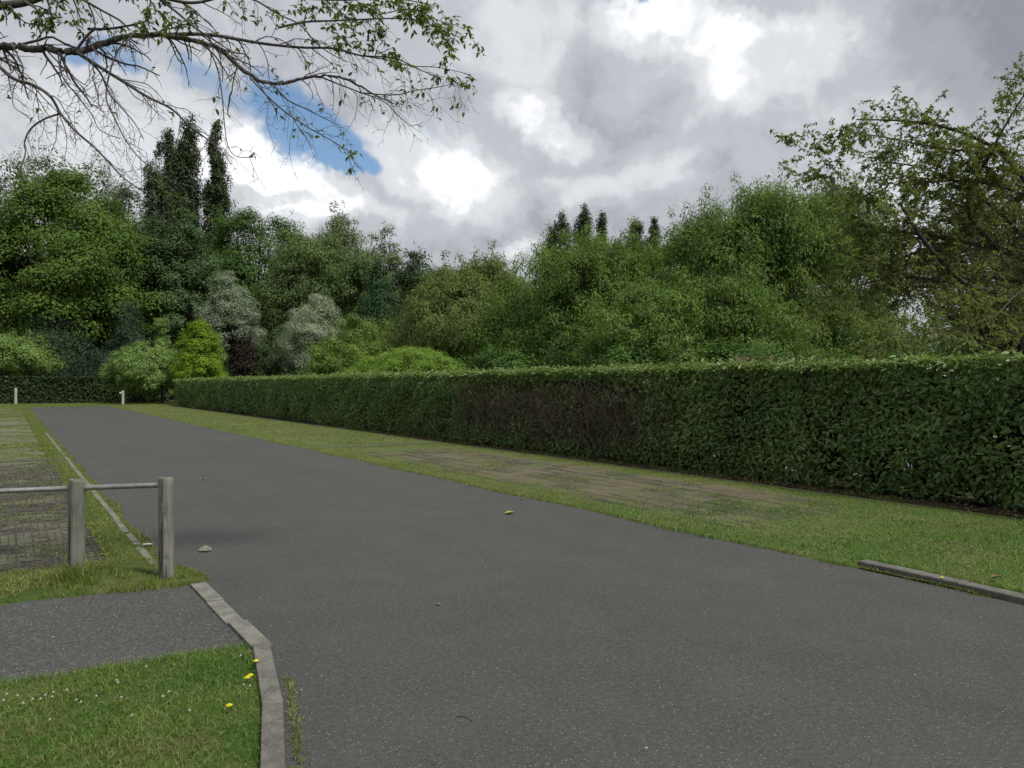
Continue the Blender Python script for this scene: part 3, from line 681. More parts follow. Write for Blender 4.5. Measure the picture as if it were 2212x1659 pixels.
tree('alder_tree', 'dark oval tree in front of the poplars', 'tree', 378, 84, 408, 96, 'oval', m_alder, 46000, .28, 1.5, 260, .08, seed=5, clr=1.25, cover=.8, shoots=.1)
tree('round_tree', 'smooth domed dark green tree right of the poplars', 'tree', 560, 96, 446, 112, 'round', m_oak, 50000, .32, 2, 260, .07, seed=6, clr=1.6, cover=.85, shoots=.05)
tree('round_tree', 'dark green tree filling in below the smooth dome', 'tree', 500, 90, 520, 95, 'oval', m_oak, 20000, .32, 1, 110, .12, seed=61, clr=1.6, cover=.8)
tree('birch_tree', 'pale airy tree against the bright cloud with bare twigs on top', 'tree', 745, 104, 458, 95, 'round', m_pale, 15000, .36, 8, 110, .28, seed=7, clr=1.7, twigs=5, bark=M_bark2)
tree('birch_tree', 'pale thin-leaved tree with dead spiky twigs right of the willow', 'tree', 842, 100, 490, 70, 'oval', m_pale, 12000, .34, 6, 80, .25, seed=71, clr=1.3, twigs=6, bark=M_bark2)
tree('willow_tree', 'soft light green willow below the pale airy tree', 'tree', 680, 88, 500, 98, 'round', m_willow, 44000, .27, 2, 240, .08, seed=8, clr=1.4, cover=.84, shoots=.08, droop=.4)
tree('willow_tree', 'olive willow between soft willow and dark cedar', 'tree', 785, 86, 528, 75, 'oval', m_willow, 22000, .28, 2, 120, .14, seed=81, clr=1.3, cover=.78, droop=.4)
tree('cedar_tree', 'dark blue green cedar with drooping layered boughs', 'tree', 818, 72, 545, 80, 'cone', m_cedar, 46000, .28, 1, 260, .14, seed=9, clr=1.15, cover=.6, flat=.6, asp=.3, droop=.3)
tree('dark_tree', 'very dark tree standing right of the cedar', 'tree', 893, 84, 506, 52, 'oval', m_dark, 16000, .30, 2, 90, .2, seed=10, clr=1.3, cover=.7)
tree('dark_tree', 'low dark tree at the dip in the skyline', 'tree', 958, 92, 570, 70, 'round', m_dark, 12000, .34, 1, 80, .2, seed=101, clr=1.6, cover=.7)
tree('pine_tree', 'dark pine left of centre of the maple foot', 'tree', 122, 74, 576, 92, 'cone', m_pine, 36000, .24, .8, 180, .14, seed=11, clr=1.15, cover=.55, flat=1.0, asp=.25, updir=.6)
tree('pine_tree', 'smaller dark pine between bigger pine and oval tree', 'tree', 278, 73, 646, 72, 'cone', m_pine, 22000, .24, .6, 120, .16, seed=12, clr=1.0, cover=.55, flat=1.0, asp=.25, updir=.6)
tree('silver_tree', 'tall silver grey tree behind the golden one', 'tree', 494, 72, 578, 64, 'oval', m_silver, 42000, .19, .6, 220, .08, seed=13, clr=.85, cover=.8, asp=.4, shoots=.12)
tree('silver_tree', 'shorter whitish silver tree with spreading crown', 'tree', 682, 68, 628, 66, 'oval', m_silver2, 34000, .18, 2.0, 170, .10, seed=14, clr=.8, cover=.8, asp=.3, shoots=.12)
tree('silver_tree', 'low silver bush under the whitish silver tree', 'tree', 640, 70, 690, 36, 'round', m_silver, 8000, .19, 1.5, 50, .2, seed=141, clr=.7, cover=.6, asp=.3)
tree('copper_shrub', 'dark red leaved shrub in front of the silver tree', 'shrub', 528, 70.5, 712, 27, 'oval', m_red, 9000, .18, .3, 60, .16, seed=15, clr=.8, cover=.6)
tree('golden_tree', 'bright yellow green column-shaped tree behind the hedge corner', 'tree', 430, 63, 684, 46, 'oval', m_bright, 34000, .14, .5, 220, .08, seed=16, clr=.55, cover=.85, shoots=.08)
tree('golden_shrub', 'bright yellow green bush at the golden tree foot', 'shrub', 446, 62, 768, 46, 'dome', m_bright, 7000, .17, .2, 40, .16, seed=161, clr=.6, cover=.7)
tree('young_tree', 'fresh green tree overhanging the far hedge corner', 'tree', 306, 64.5, 735, 72, 'oval', m_fresh, 26000, .17, .9, 110, .2, seed=17, clr=.75, cover=.6)
tree('young_tree', 'pointed light green tree touching the golden tree', 'tree', 350, 67, 680, 36, 'cone', m_fresh, 13000, .17, 1.5, 60, .2, seed=18, clr=.65, cover=.6)
tree('small_tree', 'low spreading green tree over the left end of the far hedge', 'tree', 8, 70, 716, 105, 'spread', m_fresh, 15000, .20, 2.6, 90, .2, seed=19, clr=.9, cover=.65)
tree('rounded_shrub', 'broad mid green shrub behind the hedge near the mound', 'shrub', 762, 52, 680, 100, 'dome', m_box, 36000, .15, .3, 150, .12, seed=20, clr=.75, cover=.82)
tree('rounded_shrub', 'low green bush left of the bright mound', 'shrub', 700, 50, 745, 46, 'dome', m_box, 9000, .14, .2, 60, .14, seed=21, clr=.5, cover=.8)
tree('mound_shrub', 'bright green smooth mound of fine foliage above the hedge', 'shrub', 885, 36, 744, 166, 'dome', m_mound, 90000, .12, .2, 900, .03, seed=22, clr=.36, cover=.96, asp=.2, updir=1.0, flat=.6, depth=.6, shoots=.05)
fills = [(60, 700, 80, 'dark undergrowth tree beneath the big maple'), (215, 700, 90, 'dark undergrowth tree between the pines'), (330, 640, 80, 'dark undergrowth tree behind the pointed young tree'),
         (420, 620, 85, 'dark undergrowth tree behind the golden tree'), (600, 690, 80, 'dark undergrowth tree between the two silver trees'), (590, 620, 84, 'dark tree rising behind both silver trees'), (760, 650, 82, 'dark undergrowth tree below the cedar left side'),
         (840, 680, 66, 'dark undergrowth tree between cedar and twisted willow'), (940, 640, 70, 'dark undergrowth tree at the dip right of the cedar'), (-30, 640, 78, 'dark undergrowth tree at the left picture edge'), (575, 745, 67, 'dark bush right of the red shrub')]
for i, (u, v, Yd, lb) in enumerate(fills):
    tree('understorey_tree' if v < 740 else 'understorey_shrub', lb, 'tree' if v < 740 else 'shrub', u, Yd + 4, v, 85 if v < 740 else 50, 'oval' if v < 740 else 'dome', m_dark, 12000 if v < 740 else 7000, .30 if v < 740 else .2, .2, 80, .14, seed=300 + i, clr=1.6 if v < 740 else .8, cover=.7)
# belt far behind
for i, (u, v, Yd, hw, lb) in enumerate([(1010, 566, 110, 90, 'distant dark tree in the skyline dip'), (1110, 590, 120, 90, 'distant tree behind the twisted willows'), (1500, 600, 110, 160, 'distant tree hidden behind the large twisted willow'),
                              (1800, 640, 105, 160, 'distant tree seen through the cherry on its left'), (2080, 690, 100, 150, 'distant tree low behind the cherry'), (2330, 680, 100, 150, 'distant tree past the right picture edge'), (-200, 500, 95, 160, 'distant tree past the left picture edge')]):
    tree('distant_tree', lb, 'tree', u, Yd, v, hw, 'round', m_oak, 14000, .45, .5, 90, .16, seed=400 + i, clr=2.4, cover=.75)
# right: distant poplars
for i, (u, v, hw, lb) in enumerate([(1202, 462, 36, 'leftmost of the four distant poplars above the willows'), (1182, 500, 16, 'short poplar tucked against the left distant poplar'), (1254, 444, 24, 'narrow pointed distant poplar with the highest tip'),
                                    (1292, 462, 21, 'small distant poplar half sunk behind willow twigs'), (1368, 462, 25, 'blunt distant poplar right of the pointed one'), (1405, 468, 18, 'small rightmost distant poplar')]):
    tree('poplar', lb, 'tree', u, 125, v, hw * .85, nleaf=10000, lsize=.4, base_z=8, nclump=130, clr=.7, lean=.6, seed=500 + i, **PO)
# right: twisted willows
g_ = 'twisted willows behind the laurel hedge'
TW = dict(shape='round', asp=.36, droop=.25, twigs=8, bark=M_twig, group=g_, shoots=.45, fine=.5)
def tw(lb, u, Yd, v, hw, n, sd_, ls, m=m_cont, shape='round', bz=.4, K=150, cl=1.0, cover=.62, crag=.22):
    k = dict(TW); k['shape'] = shape
    return tree('twisted_willow', lb, 'tree', u, Yd, v, hw, m=m, nleaf=n, lsize=ls * 1.25, base_z=bz, nclump=int(K * 1.3), crag=crag, seed=sd_, clr=cl, cover=cover, **k)
tw('olive twisted willow right of the bright mound', 985, 44, 600, 125, 42000, 601, .17, m_cont2)
tw('twisted willow with loose sprays at the skyline dip', 1060, 50, 560, 120, 36000, 602, .18, m_cont2, bz=1)
tw('low twisted willow beside the loose-sprayed one', 1150, 40, 610, 110, 34000, 603, .16, m_cont)
tw('middle twisted willow under the distant poplars', 1290, 37, 512, 165, 72000, 604, .15, m_cont, K=210, crag=.16)
tw('twisted willow between middle and tallest one', 1490, 38, 515, 150, 56000, 605, .15, m_cont, K=180, crag=.16)
tw('tallest twisted willow left of the cherry', 1650, 31, 402, 190, 88000, 606, .135, m_cont, K=240, crag=.14)
tw('twisted willow half hidden by the cherry', 1810, 34, 398, 130, 48000, 607, .14, m_cont2, K=150)
tw('low dark-bottomed twisted willow nearest the hedge', 1380, 27, 620, 150, 46000, 608, .13, m_cont, K=150, cl=.8)
tw('low twisted willow left of the brick outbuilding', 1590, 27, 600, 120, 38000, 609, .13, m_cont, K=130, cl=.8)
tree('cherry_tree', 'second olive cherry tree standing behind the one at the right edge', 'tree', 2200, 22, 340, 250, 'spread', m_cherry, 17000, .11, 2.9, 260, .25, seed=24, clr=.7, cover=.45, twigs=6, bark=M_bark, trunk_r=.2)
tree('light_shrub', 'light green young shrub just behind the hedge', 'shrub', 1482, 17.0, 708, 62, 'cone', m_fresh, 7000, .065, 1.0, 90, .25, seed=23, clr=.20, cover=.5, twigs=5, bark=M_twig, updir=.3)
for i, (u, v, Yd, hw, lb) in enumerate([(1800, 690, 30, 90, 'dark shrub right of the brick outbuilding'), (1950, 706, 28, 110, 'dark shrub under the cherry branches'), (2110, 690, 30, 120, 'dark shrub below the long leafy cherry branch'), (2280, 690, 27, 110, 'dark shrub at the right picture edge'),
                              (1560, 725, 24, 70, 'dark shrub between light shrub and brick outbuilding'), (1668, 758, 19.5, 42, 'dark shrub hiding the left half of the brick outbuilding'), (1762, 764, 20, 34, 'dark shrub beside the right end of the brick outbuilding'), (1230, 715, 28, 100, 'dark shrub under the middle twisted willow'), (1080, 740, 32, 90, 'dark shrub just right of the mound'), (1370, 735, 25, 70, 'dark shrub left of the light shrub')]):
    tree('dark_shrub', lb, 'shrub', u, Yd, v, hw, 'dome', m_oak, 15000, .13, .2, 90, .2, seed=700 + i, clr=.65, cover=.7)

# ------------------------------------------------------------------ near trees with drawn branches
def smooth_poly(pts, n):
    P = np.array(pts, float); dl = np.r_[0, np.cumsum(np.linalg.norm(np.diff(P, axis=0), axis=1))]; s = np.linspace(0, dl[-1], n)
    # Catmull-Rom through the points
    out_ = []
    for x in s:
        i = min(max(np.searchsorted(dl, x) - 1, 0), len(P) - 2); t = (x - dl[i]) / (dl[i + 1] - dl[i])
        p0 = P[max(i - 1, 0)]; p1 = P[i]; p2 = P[i + 1]; p3 = P[min(i + 2, len(P) - 1)]
        out_.append(.5 * ((2 * p1) + (-p0 + p2) * t + (2 * p0 - 5 * p1 + 4 * p2 - p3) * t * t + (-p0 + 3 * p1 - 3 * p2 + p3) * t ** 3))
    return np.array(out_)
def grow(parents, prad, spacing, length, nseg, curl, down, r, fwd=.7, side=1., radf=.5, start=.08):
    """children sprouting along a list of (n,3) paths -> list of (paths, radii)"""
    kids = []; kr = []
    for P, pr in zip(parents, prad):
        dl = np.r_[0, np.cumsum(np.linalg.norm(np.diff(P, axis=0), axis=1))]; tot = dl[-1]
        for s in np.arange(start * tot + r.random() * spacing, tot, spacing):
            s = s + r.normal(0, spacing * .3)
            if s < 0 or s > tot: continue
            i = min(max(np.searchsorted(dl, s) - 1, 0), len(P) - 2); b = P[i] + (P[i + 1] - P[i]) * ((s - dl[i]) / max(dl[i + 1] - dl[i], 1e-6))
            t = norm(P[i + 1] - P[i]); q_ = r.normal(size=3); q_ -= t * q_.dot(t); q_ /= np.linalg.norm(q_) + 1e-9
            d = t * fwd + q_ * side + np.array([0, 0, -down * .4]); d /= np.linalg.norm(d)
            L_ = length * (.35 + .9 * r.random()) * (1 - .45 * s / tot); pts = [b]; st = L_ / nseg
            for k in range(nseg):
                d = d + r.normal(0, curl, 3) + np.array([0, 0, -down * .22]); d /= np.linalg.norm(d); pts.append(pts[-1] + d * st)
            rad = max(np.interp(s, dl, pr) * radf, .0018); kids.append(np.array(pts)); kr.append(np.linspace(rad, rad * .45, nseg + 1))
    return kids, kr
def tube_list(lst, rads, k):
    by = {}
    for P, r_ in zip(lst, rads): by.setdefault(len(P), []).append((P, r_))
    return [tubes(np.stack([a for a, _ in v]), np.stack([b for _, b in v]), k) for v in by.values()]
def spray(paths, r, step, prob, L, m, parent, name='leaves', frac0=.25, asp=.48, gravity=.8, cluster=3):
    B_, N_, D_ = [], [], []
    for P in paths:
        tot = np.linalg.norm(np.diff(P, axis=0), axis=1).sum(); k = int(tot / step) + 1
        for j in range(k):
            t = frac0 + (1 - frac0) * r.random(); x = t * (len(P) - 1); i = min(int(x), len(P) - 2); b = P[i] + (P[i + 1] - P[i]) * (x - i)
            if r.random() > prob(b): continue
            for c in range(r.integers(1, cluster + 1)):
                tg = norm(P[i + 1] - P[i]); d = norm(tg * .5 + r.normal(0, .6, 3) + np.array([0, 0, -gravity]))
                B_.append(b + r.normal(0, .008, 3)); D_.append(d); N_.append(norm(np.array([r.normal(0, .6), r.normal(0, .6), .8])))
    B_, N_, D_ = map(np.array, (B_, N_, D_)); n = len(B_); Ls = L * (.5 + .75 * r.random(n))
    V, q, k = leaves(B_, N_, D_, Ls, Ls * asp, 'leaf', .22, .22)
    cl = vnoise(B_[:, 0] * 1.7 + B_[:, 2], B_[:, 2] * 1.3 + B_[:, 1], .5, 71)
    return npmesh(name, V, q, m, parent=parent, attrs={'rnd': np.repeat(r.random(n), k), 'clump': np.repeat(cl, k)})

# overhanging branch at the top left: trunk stands out of frame
r = np.random.default_rng(2024)
TB = empty('cherry_tree', (-6.9, 6.6, 0)); tag(TB, 'near cherry tree whose half-bare branches hang across the top left sky', 'tree')
O_ = np.array([-6.9, 6.6, 0])
def line(pts, Y0, Y1=None, n=None, zx=2.0):          # pts in the enlarged view of the photo's top left
    Y1 = Y0 if Y1 is None else Y1; k = len(pts)
    return smooth_poly([at(a / zx, b / zx, Y0 + (Y1 - Y0) * i / (k - 1)) for i, (a, b) in enumerate(pts)], n or k * 5)
fork = np.array([-5.3, 6.5, 3.75])
Ls = [
 (np.vstack([smooth_poly([fork, at(-250, 98, 6.4), at(-60, 101, 6.3)], 8), line([(0, 200), (180, 210), (330, 225), (420, 195), (560, 155), (700, 148), (830, 175), (940, 205), (1000, 265), (1080, 325), (1180, 360), (1280, 345), (1400, 325), (1500, 345), (1600, 400), (1700, 450)], 6.2, 6.6)]), .034, .006),
 (line([(560, 155), (700, 150), (880, 148), (1000, 165), (1150, 190), (1300, 205), (1450, 210), (1560, 240), (1700, 250), (1790, 290), (1880, 330)], 6.3, 6.8), .018, .004),
 (np.vstack([smooth_poly([fork + [0, 0, .45], at(-300, -90, 6.2), at(-100, -10, 6.0)], 6), line([(0, 25), (100, 12), (200, -20), (330, -70)], 6.0, 6.1)]), .040, .016),
 (line([(330, -70), (520, -40), (680, -15), (830, 12), (980, -20), (1150, -60)], 6.1, 6.3), .022, .006),
 (line([(330, 225), (400, 270), (480, 320), (560, 370), (640, 420), (740, 470), (820, 545), (900, 605), (960, 655), (1000, 712)], 6.2, 5.9), .015, .003),
 (line([(350, 235), (430, 310), (470, 400), (520, 460), (580, 530), (620, 600)], 6.2, 6.1), .009, .003),
 (np.vstack([smooth_poly([fork, at(-260, 118, 6.0), at(-60, 135, 5.9)], 6), line([(0, 290), (60, 340), (150, 370), (220, 420), (262, 490), (320, 560), (400, 630), (460, 690), (530, 765), (600, 815), (690, 870)], 5.9, 5.7)]), .015, .003),
 (line([(262, 490), (190, 515), (130, 560), (105, 620), (110, 660), (85, 740), (60, 810)], 5.85, 5.8), .008, .003),
 (line([(330, 215), (380, 150), (410, 120), (400, 60), (380, 10), (385, -40)], 6.25), .011, .005),
 (line([(380, 125), (460, 125), (560, 110), (640, 90), (520, 60), (400, 10)][:4], 6.3), .012, .006),
 (line([(360, 0), (440, 45), (520, 90), (560, 130)], 6.25), .010, .006),
 (line([(680, -10), (760, 50), (830, 110), (880, 145), (980, 210), (1080, 300)], 6.1, 6.0), .010, .003),
 (line([(900, 205), (940, 300), (960, 420), (970, 540), (985, 630), (1020, 675), (1090, 680)], 6.0, 5.9), .006, .0025),
 (line([(540, 170), (500, 240), (470, 330), (460, 430), (500, 520), (540, 600), (600, 680), (700, 760), (800, 800), (870, 815)], 6.1, 5.9), .007, .0025),
 (line([(200, 215), (280, 300), (330, 350), (370, 390)], 6.1), .006, .0025),
 (line([(250, 225), (270, 330), (340, 420), (400, 500), (430, 560), (520, 600)], 6.0), .006, .0025),
 (line([(60, 210), (100, 300), (60, 380), (60, 460), (120, 500)], 6.0), .005, .0025),
 (line([(1180, 365), (1240, 430), (1320, 470), (1400, 510), (1470, 545)], 6.4, 6.3), .007, .0028),
 (line([(1080, 335), (1160, 420), (1240, 490), (1330, 550), (1420, 600), (1520, 660)], 6.3, 6.1), .007, .0028),
 (line([(1200, 120), (1320, 95), (1430, 90), (1540, 85), (1700, 80), (1820, 90), (1900, 130), (2010, 168)], 6.6, 6.9), .010, .003),
 (line([(980, -40), (1100, 0), (1200, 60), (1300, 110), (1380, 200), (1500, 270)], 6.4, 6.6), .009, .003),
 (line([(1560, 240), (1680, 260), (1780, 285), (1880, 250), (1960, 300), (2040, 320)][0:3] + [(1880, 290), (1960, 305), (2040, 325)], 6.8, 6.9), .006, .0025),
 (line([(1380, 330), (1480, 370), (1560, 400), (1660, 440), (1720, 500), (1790, 555)], 6.6, 6.7), .007, .0025),
 (line([(1550, 400), (1700, 410), (1800, 390), (1900, 375), (2005, 350)], 6.6, 6.8), .006, .0025),
 (line([(1150, -60), (1300, -10), (1500, 0), (1680, -10), (1860, 20)], 6.5, 6.7), .010, .004),
 (line([(1480, 0), (1560, 40), (1640, 60), (1780, 40), (1900, 90), (1980, 110)], 6.7, 6.9), .006, .0025),
]
L0 = [a - O_ for a, _, _ in Ls]; R0 = [np.linspace(a, b, len(p)) for p, a, b in Ls]
L0[0] = L0[0] + r.normal(0, .006, L0[0].shape)
L1, R1 = grow(L0, R0, .088, .56, 9, .17, .55, r, fwd=.8, side=.9, radf=.42)
L2, R2 = grow(L1, R1, .10, .24, 6, .20, .35, r, fwd=.6, side=1.0, radf=.6, start=.15)
L3, R3 = grow(L2[::2], R2[::2], .07, .07, 3, .3, .1, r, fwd=.5, side=1, radf=.7)
trk = smooth_poly([np.array([0, 0, -.1]), [.05, 0, .8], [.25, 0, 1.8], [.7, -.05, 2.8], fork - O_, fork - O_ + [.5, 0, .5]], 18)
tkr = np.interp(np.arange(18), [0, 1, 5, 17], [.24, .19, .15, .055])
up2 = smooth_poly([np.array([.3, 0, 2.0]), [-.3, .3, 3.2], [-1.2, .8, 4.6], [-1.8, 1.2, 6.0]], 12)
up3 = smooth_poly([fork - O_, [1.3, .8, 4.6], [1.6, 1.8, 5.8], [1.5, 2.5, 6.8]], 12)
parts = [tubes(trk[None], tkr[None], 12), tubes(up2[None], np.linspace(.1, .03, 12)[None], 8), tubes(up3[None], np.linspace(.055, .02, 12)[None], 8)]
V, q = join(parts); npmesh('trunk', V, q, M_bark2, parent=TB, smooth=True)
V, q = join(tube_list(L0, R0, 8)); npmesh('limbs', V, q, M_bark2, parent=TB, smooth=True)
V, q = join(tube_list(L1 + L2 + L3, R1 + R2 + R3, 4)); npmesh('twigs', V, q, M_twigred, parent=TB)
M_cherry_near = leafmat('cherry_leaf_near', (.085, .125, .034), (.165, .215, .048), trans=.5, rough=.45)
def leafy(b):
    w_ = b + O_; u = CU + F * w_[0] / w_[1]; v = CV - F * (w_[2] - EYE) / w_[1]
    right_ = 1 / (1 + math.exp(-(u - 560) / 60)) * (.9 if v < 40 + (u - 500) * .30 else .10)
    topl = (.75 if v < 75 and u < 420 else 0)
    return max(right_ * .8, topl, .015)
spray(L1 + L2 + L3, r, .042, leafy, .047, M_cherry_near, TB)

# cherry at the right, beyond the hedge
r = np.random.default_rng(555)
Yc = 15.5; X_c = (2330 - CU) / F * Yc; O2 = np.array([X_c, Yc, 0])
TC = empty('cherry_tree', tuple(O2)); tag(TC, 'wide olive green cherry tree spreading in from the right picture edge', 'tree')
def l2(pts, Y0, Y1, n=None):
    k = len(pts); return smooth_poly([at(a, b, Y0 + (Y1 - Y0) * i / (k - 1)) for i, (a, b) in enumerate(pts)], n or k * 5) - O2
hub = (2300, 690)
LL = [
 (l2([hub, (2225, 640), (2100, 620), (2030, 560), (1975, 490), (1945, 440)], 15.5, 14.2), .085, .02),
 (l2([hub, (2260, 590), (2160, 540), (2070, 520), (1980, 505), (1900, 500), (1850, 480)], 15.6, 15.0), .08, .015),
 (l2([(2160, 540), (2090, 450), (2140, 330), (2190, 240), (2230, 180)], 15.3, 14.6), .045, .012),
 (l2([hub, (2290, 560), (2240, 430), (2160, 330), (2060, 280), (1960, 262), (1850, 258)], 15.3, 14.4), .07, .010),
 (l2([(2140, 330), (2030, 320), (1930, 300), (1840, 285)], 14.8, 14.2), .022, .007),
 (l2([(2100, 620), (1980, 600), (1880, 610), (1810, 635), (1760, 650)], 15.2, 14.4), .035, .007),
 (l2([(2300, 660), (2212, 630), (2140, 690), (2050, 715), (1950, 730), (1860, 752)], 14.6, 12.8), .02, .006),
 (l2([(1975, 490), (1890, 425), (1820, 385), (1780, 340), (1735, 324)], 14.5, 14.3), .010, .003),
 (l2([hub, (2330, 500), (2300, 330), (2250, 210), (2200, 160)], 15.8, 15.6), .07, .012),
 (l2([hub, (2400, 520), (2480, 380), (2520, 250)], 15.5, 15.5), .08, .014),
 (l2([hub, (2380, 640), (2500, 600), (2620, 520)], 15.5, 14.0), .08, .014),
 (l2([hub, (2280, 600), (2180, 480), (2080, 400), (1980, 360), (1900, 350)], 15.9, 17.5), .06, .012),
 (l2([hub, (2240, 620), (2120, 600), (1980, 620), (1880, 560)], 15.9, 18.0), .05, .012),
 (l2([(2070, 520), (1990, 540), (1920, 570), (1860, 560), (1810, 540)], 15.3, 14.8), .03, .008),
 (l2([(2240, 430), (2150, 400), (2050, 390), (1950, 400), (1870, 380)], 15.2, 14.8), .03, .008),
]
L0 = [a for a, _, _ in LL]; R0 = [np.linspace(a, b, len(p)) for p, a, b in LL]
L1, R1 = grow(L0, R0, .10, 1.05, 9, .14, .12, r, fwd=.75, side=.95, radf=.36)
L2, R2 = grow(L1, R1, .12, .6, 6, .16, .2, r, fwd=.7, side=.9, radf=.5, start=.1)
trk = smooth_poly([np.array([0, 0, -.1]), [.02, 0, .8], [-.05, 0, 1.8], at(2300, 690, 15.5) - O2, at(2295, 560, 15.4) - O2], 14)
V, q = join([tubes(trk[None], np.linspace(.2, .08, 14)[None], 12)]); npmesh('trunk', V, q, M_bark, parent=TC, smooth=True)
V, q = join(tube_list(L0, R0, 7)); npmesh('limbs', V, q, M_bark, parent=TC, smooth=True)
V, q = join(tube_list(L1 + L2, R1 + R2, 3)); npmesh('twigs', V, q, M_twigred, parent=TC)
def leafy2(b):
    w_ = b + O2; v = CV - F * (w_[2] - EYE) / w_[1]; u = CU + F * w_[0] / w_[1]
    bare = vnoise(np.array([w_[0]]), np.array([w_[2]]), .8, 91)[0]
    k = .95 if bare < .55 else .45
    if v > 600: k *= .8
    return k
spray(L1 + L2, r, .036, leafy2, .076, m_cherry, TC, cluster=3, frac0=.1, gravity=.5)

# ------------------------------------------------------------------ fence posts and rail
def woodmat(name, a, b_, dark, stain):
    m, q, b = mat(name); o = obj_co(q); s = q.vm('MULTIPLY', o, (1, 1, .05))
    n = q.noise(s, 45, 6, .7); big = q.noise(o, 6, 4, .6); crack = q.noise(q.vm('MULTIPLY', o, (1, 1, .045)), 34, 5, .6)
    c = q.mix(q.mr(n, .35, .65), a, b_); c = q.mix(q.mr(big, .45, .7, 0, .65), c, stain)
    c = q.mix(q.mr(crack, .40, .45, .85, 0), c, dark)
    z = q.sep(o)[2]; kn = q.voro(q.vm('ADD', q.vm('MULTIPLY', o, (1, 1, .8)), (a[0] * 90, b_[0] * 70, 1.7)), 4.0)
    c = q.mix(q.mr(kn, .08, .16, .9, 0), c, dark)
    q.put(b.inputs['Base Color'], c); b.inputs['Roughness'].default_value = .9; b.inputs['Specular IOR Level'].default_value = .15
    q.put(b.inputs['Normal'], q.bump(q.math('ADD', n, crack), .7, .006)); return m
M_w1 = woodmat('wood_green', (.115, .13, .10), (.185, .195, .16), (.022, .025, .018), (.07, .09, .06))
M_w2 = woodmat('wood_grey', (.13, .13, .112), (.225, .218, .19), (.03, .028, .022), (.085, .09, .06))
M_steel = plain('galvanised_pipe', (.30, .30, .29), .42, .65, .16, 14, .1)
def post(parent, x, y, h, rad, m, label, lean=(0, 0), seed=0, name='post'):
    r = np.random.default_rng(seed); n = 24; nz = 16; th = np.arange(n) / n * 2 * np.pi; V = []
    zs = np.r_[np.linspace(-.1, h - .012, nz), h - .003, h]
    sc = np.r_[np.ones(nz), .95, .84]
    lump = 1 + .03 * np.sin(th * 2 + seed) + .02 * np.sin(th * 5 + seed * 2)
    grooves = [(r.integers(0, n), .025 + .02 * r.random()) for _ in range(3)]
    for z, s_ in zip(zs, sc):
        rr = rad * s_ * lump * (1 + .012 * r.normal(size=n) + .03 * (h - z) / h)
        for gi, gd in grooves: rr[(gi + int(z * 2)) % n] *= 1 - gd * 2.5
        zz_ = z + (0 if z < h - .02 else 1) * (.006 * np.cos(th + seed) + r.normal(0, .002, n))
        V.append(np.stack([rr * np.cos(th) + lean[0] * z, rr * np.sin(th) + lean[1] * z, np.broadcast_to(zz_, (n,))], 1))
    V = np.concatenate(V); k = len(zs); I = np.arange(k * n).reshape(k, n)
    q = np.stack([I[:-1], np.roll(I[:-1], -1, 1), np.roll(I[1:], -1, 1), I[1:]], -1).reshape(-1, 4)
    V = np.vstack([V, [[lean[0] * h, lean[1] * h, h - .004]]]); c = len(V) - 1; top = I[-1]
    cap = np.stack([top, np.roll(top, -1), np.full(n, c), np.full(n, c)], 1)
    me = bpy.data.meshes.new(name); me.from_pydata(V.tolist(), [], q.tolist() + [list(f[:3]) for f in cap.tolist()])
    me.materials.append(m)
    for p_ in me.polygons[:len(q)]: p_.use_smooth = True
    o = bpy.data.objects.new(name, me); COL.objects.link(o); o.parent = parent; o.location = (x, y, 0)
    if label: o['label'] = label
    return o
FN = empty('post_and_rail_fence', (-3.62, 6.65, 0)); tag(FN, 'low fence of two round timber posts joined by a galvanised pipe rail', 'fence')
b1 = gr(165, 1246); b2 = gr(359.5, 1251)
f0 = np.array([-3.62, 6.65, 0])
post(FN, *(b1 - f0)[:2], EYE - (1036 - CV) / F * b1[1], .064, M_w1, 'green algae-stained post', (.004, 0), 3)
post(FN, *(b2 - f0)[:2], EYE - (1031 - CV) / F * b2[1], .057, M_w2, 'grey brown weathered post', (-.002, .0), 8)
rp = [at(-420, 1078, 6.2), at(-200, 1069, 6.35), at(0, 1061, 6.5), at(165, 1054.5, 6.64), at(357, 1047.5, b2[1])]
rp = smooth_poly(rp, 24) - f0
V, q = tubes(rp[None], np.full((1, 24), .0215), 12); npmesh('rail', V, q, M_steel, parent=FN, smooth=True)
post(FN, *(at(-420, 1250, 6.2) - f0)[:2], .82, .06, M_w1, None, (0, 0), 12)

M_pale = plain('pale_wood', (.36, .35, .31), .85, var=.25, scale=12)
B1 = empty('bollard', tuple(gr(34, 873.6))); tag(B1, 'plain pale timber post at the left corner of the road end', 'post')
post(B1, 0, 0, 1.28, .095, M_pale, None, seed=21)
B2 = empty('bollard', tuple(gr(265.5, 875.2))); tag(B2, 'pale timber post with a small fitting near its top, right of the road end', 'post')
post(B2, 0, 0, 1.10, .09, M_pale, None, seed=22)
me = join([box(-.24, -.11, -.06, .06, .86, 1.0), box(-.12, -.08, -.03, .03, .90, .95)])
o = npmesh('fitting', *me, plain('white_fitting', (.6, .6, .58), .5), parent=B2); bevel(o, .03)

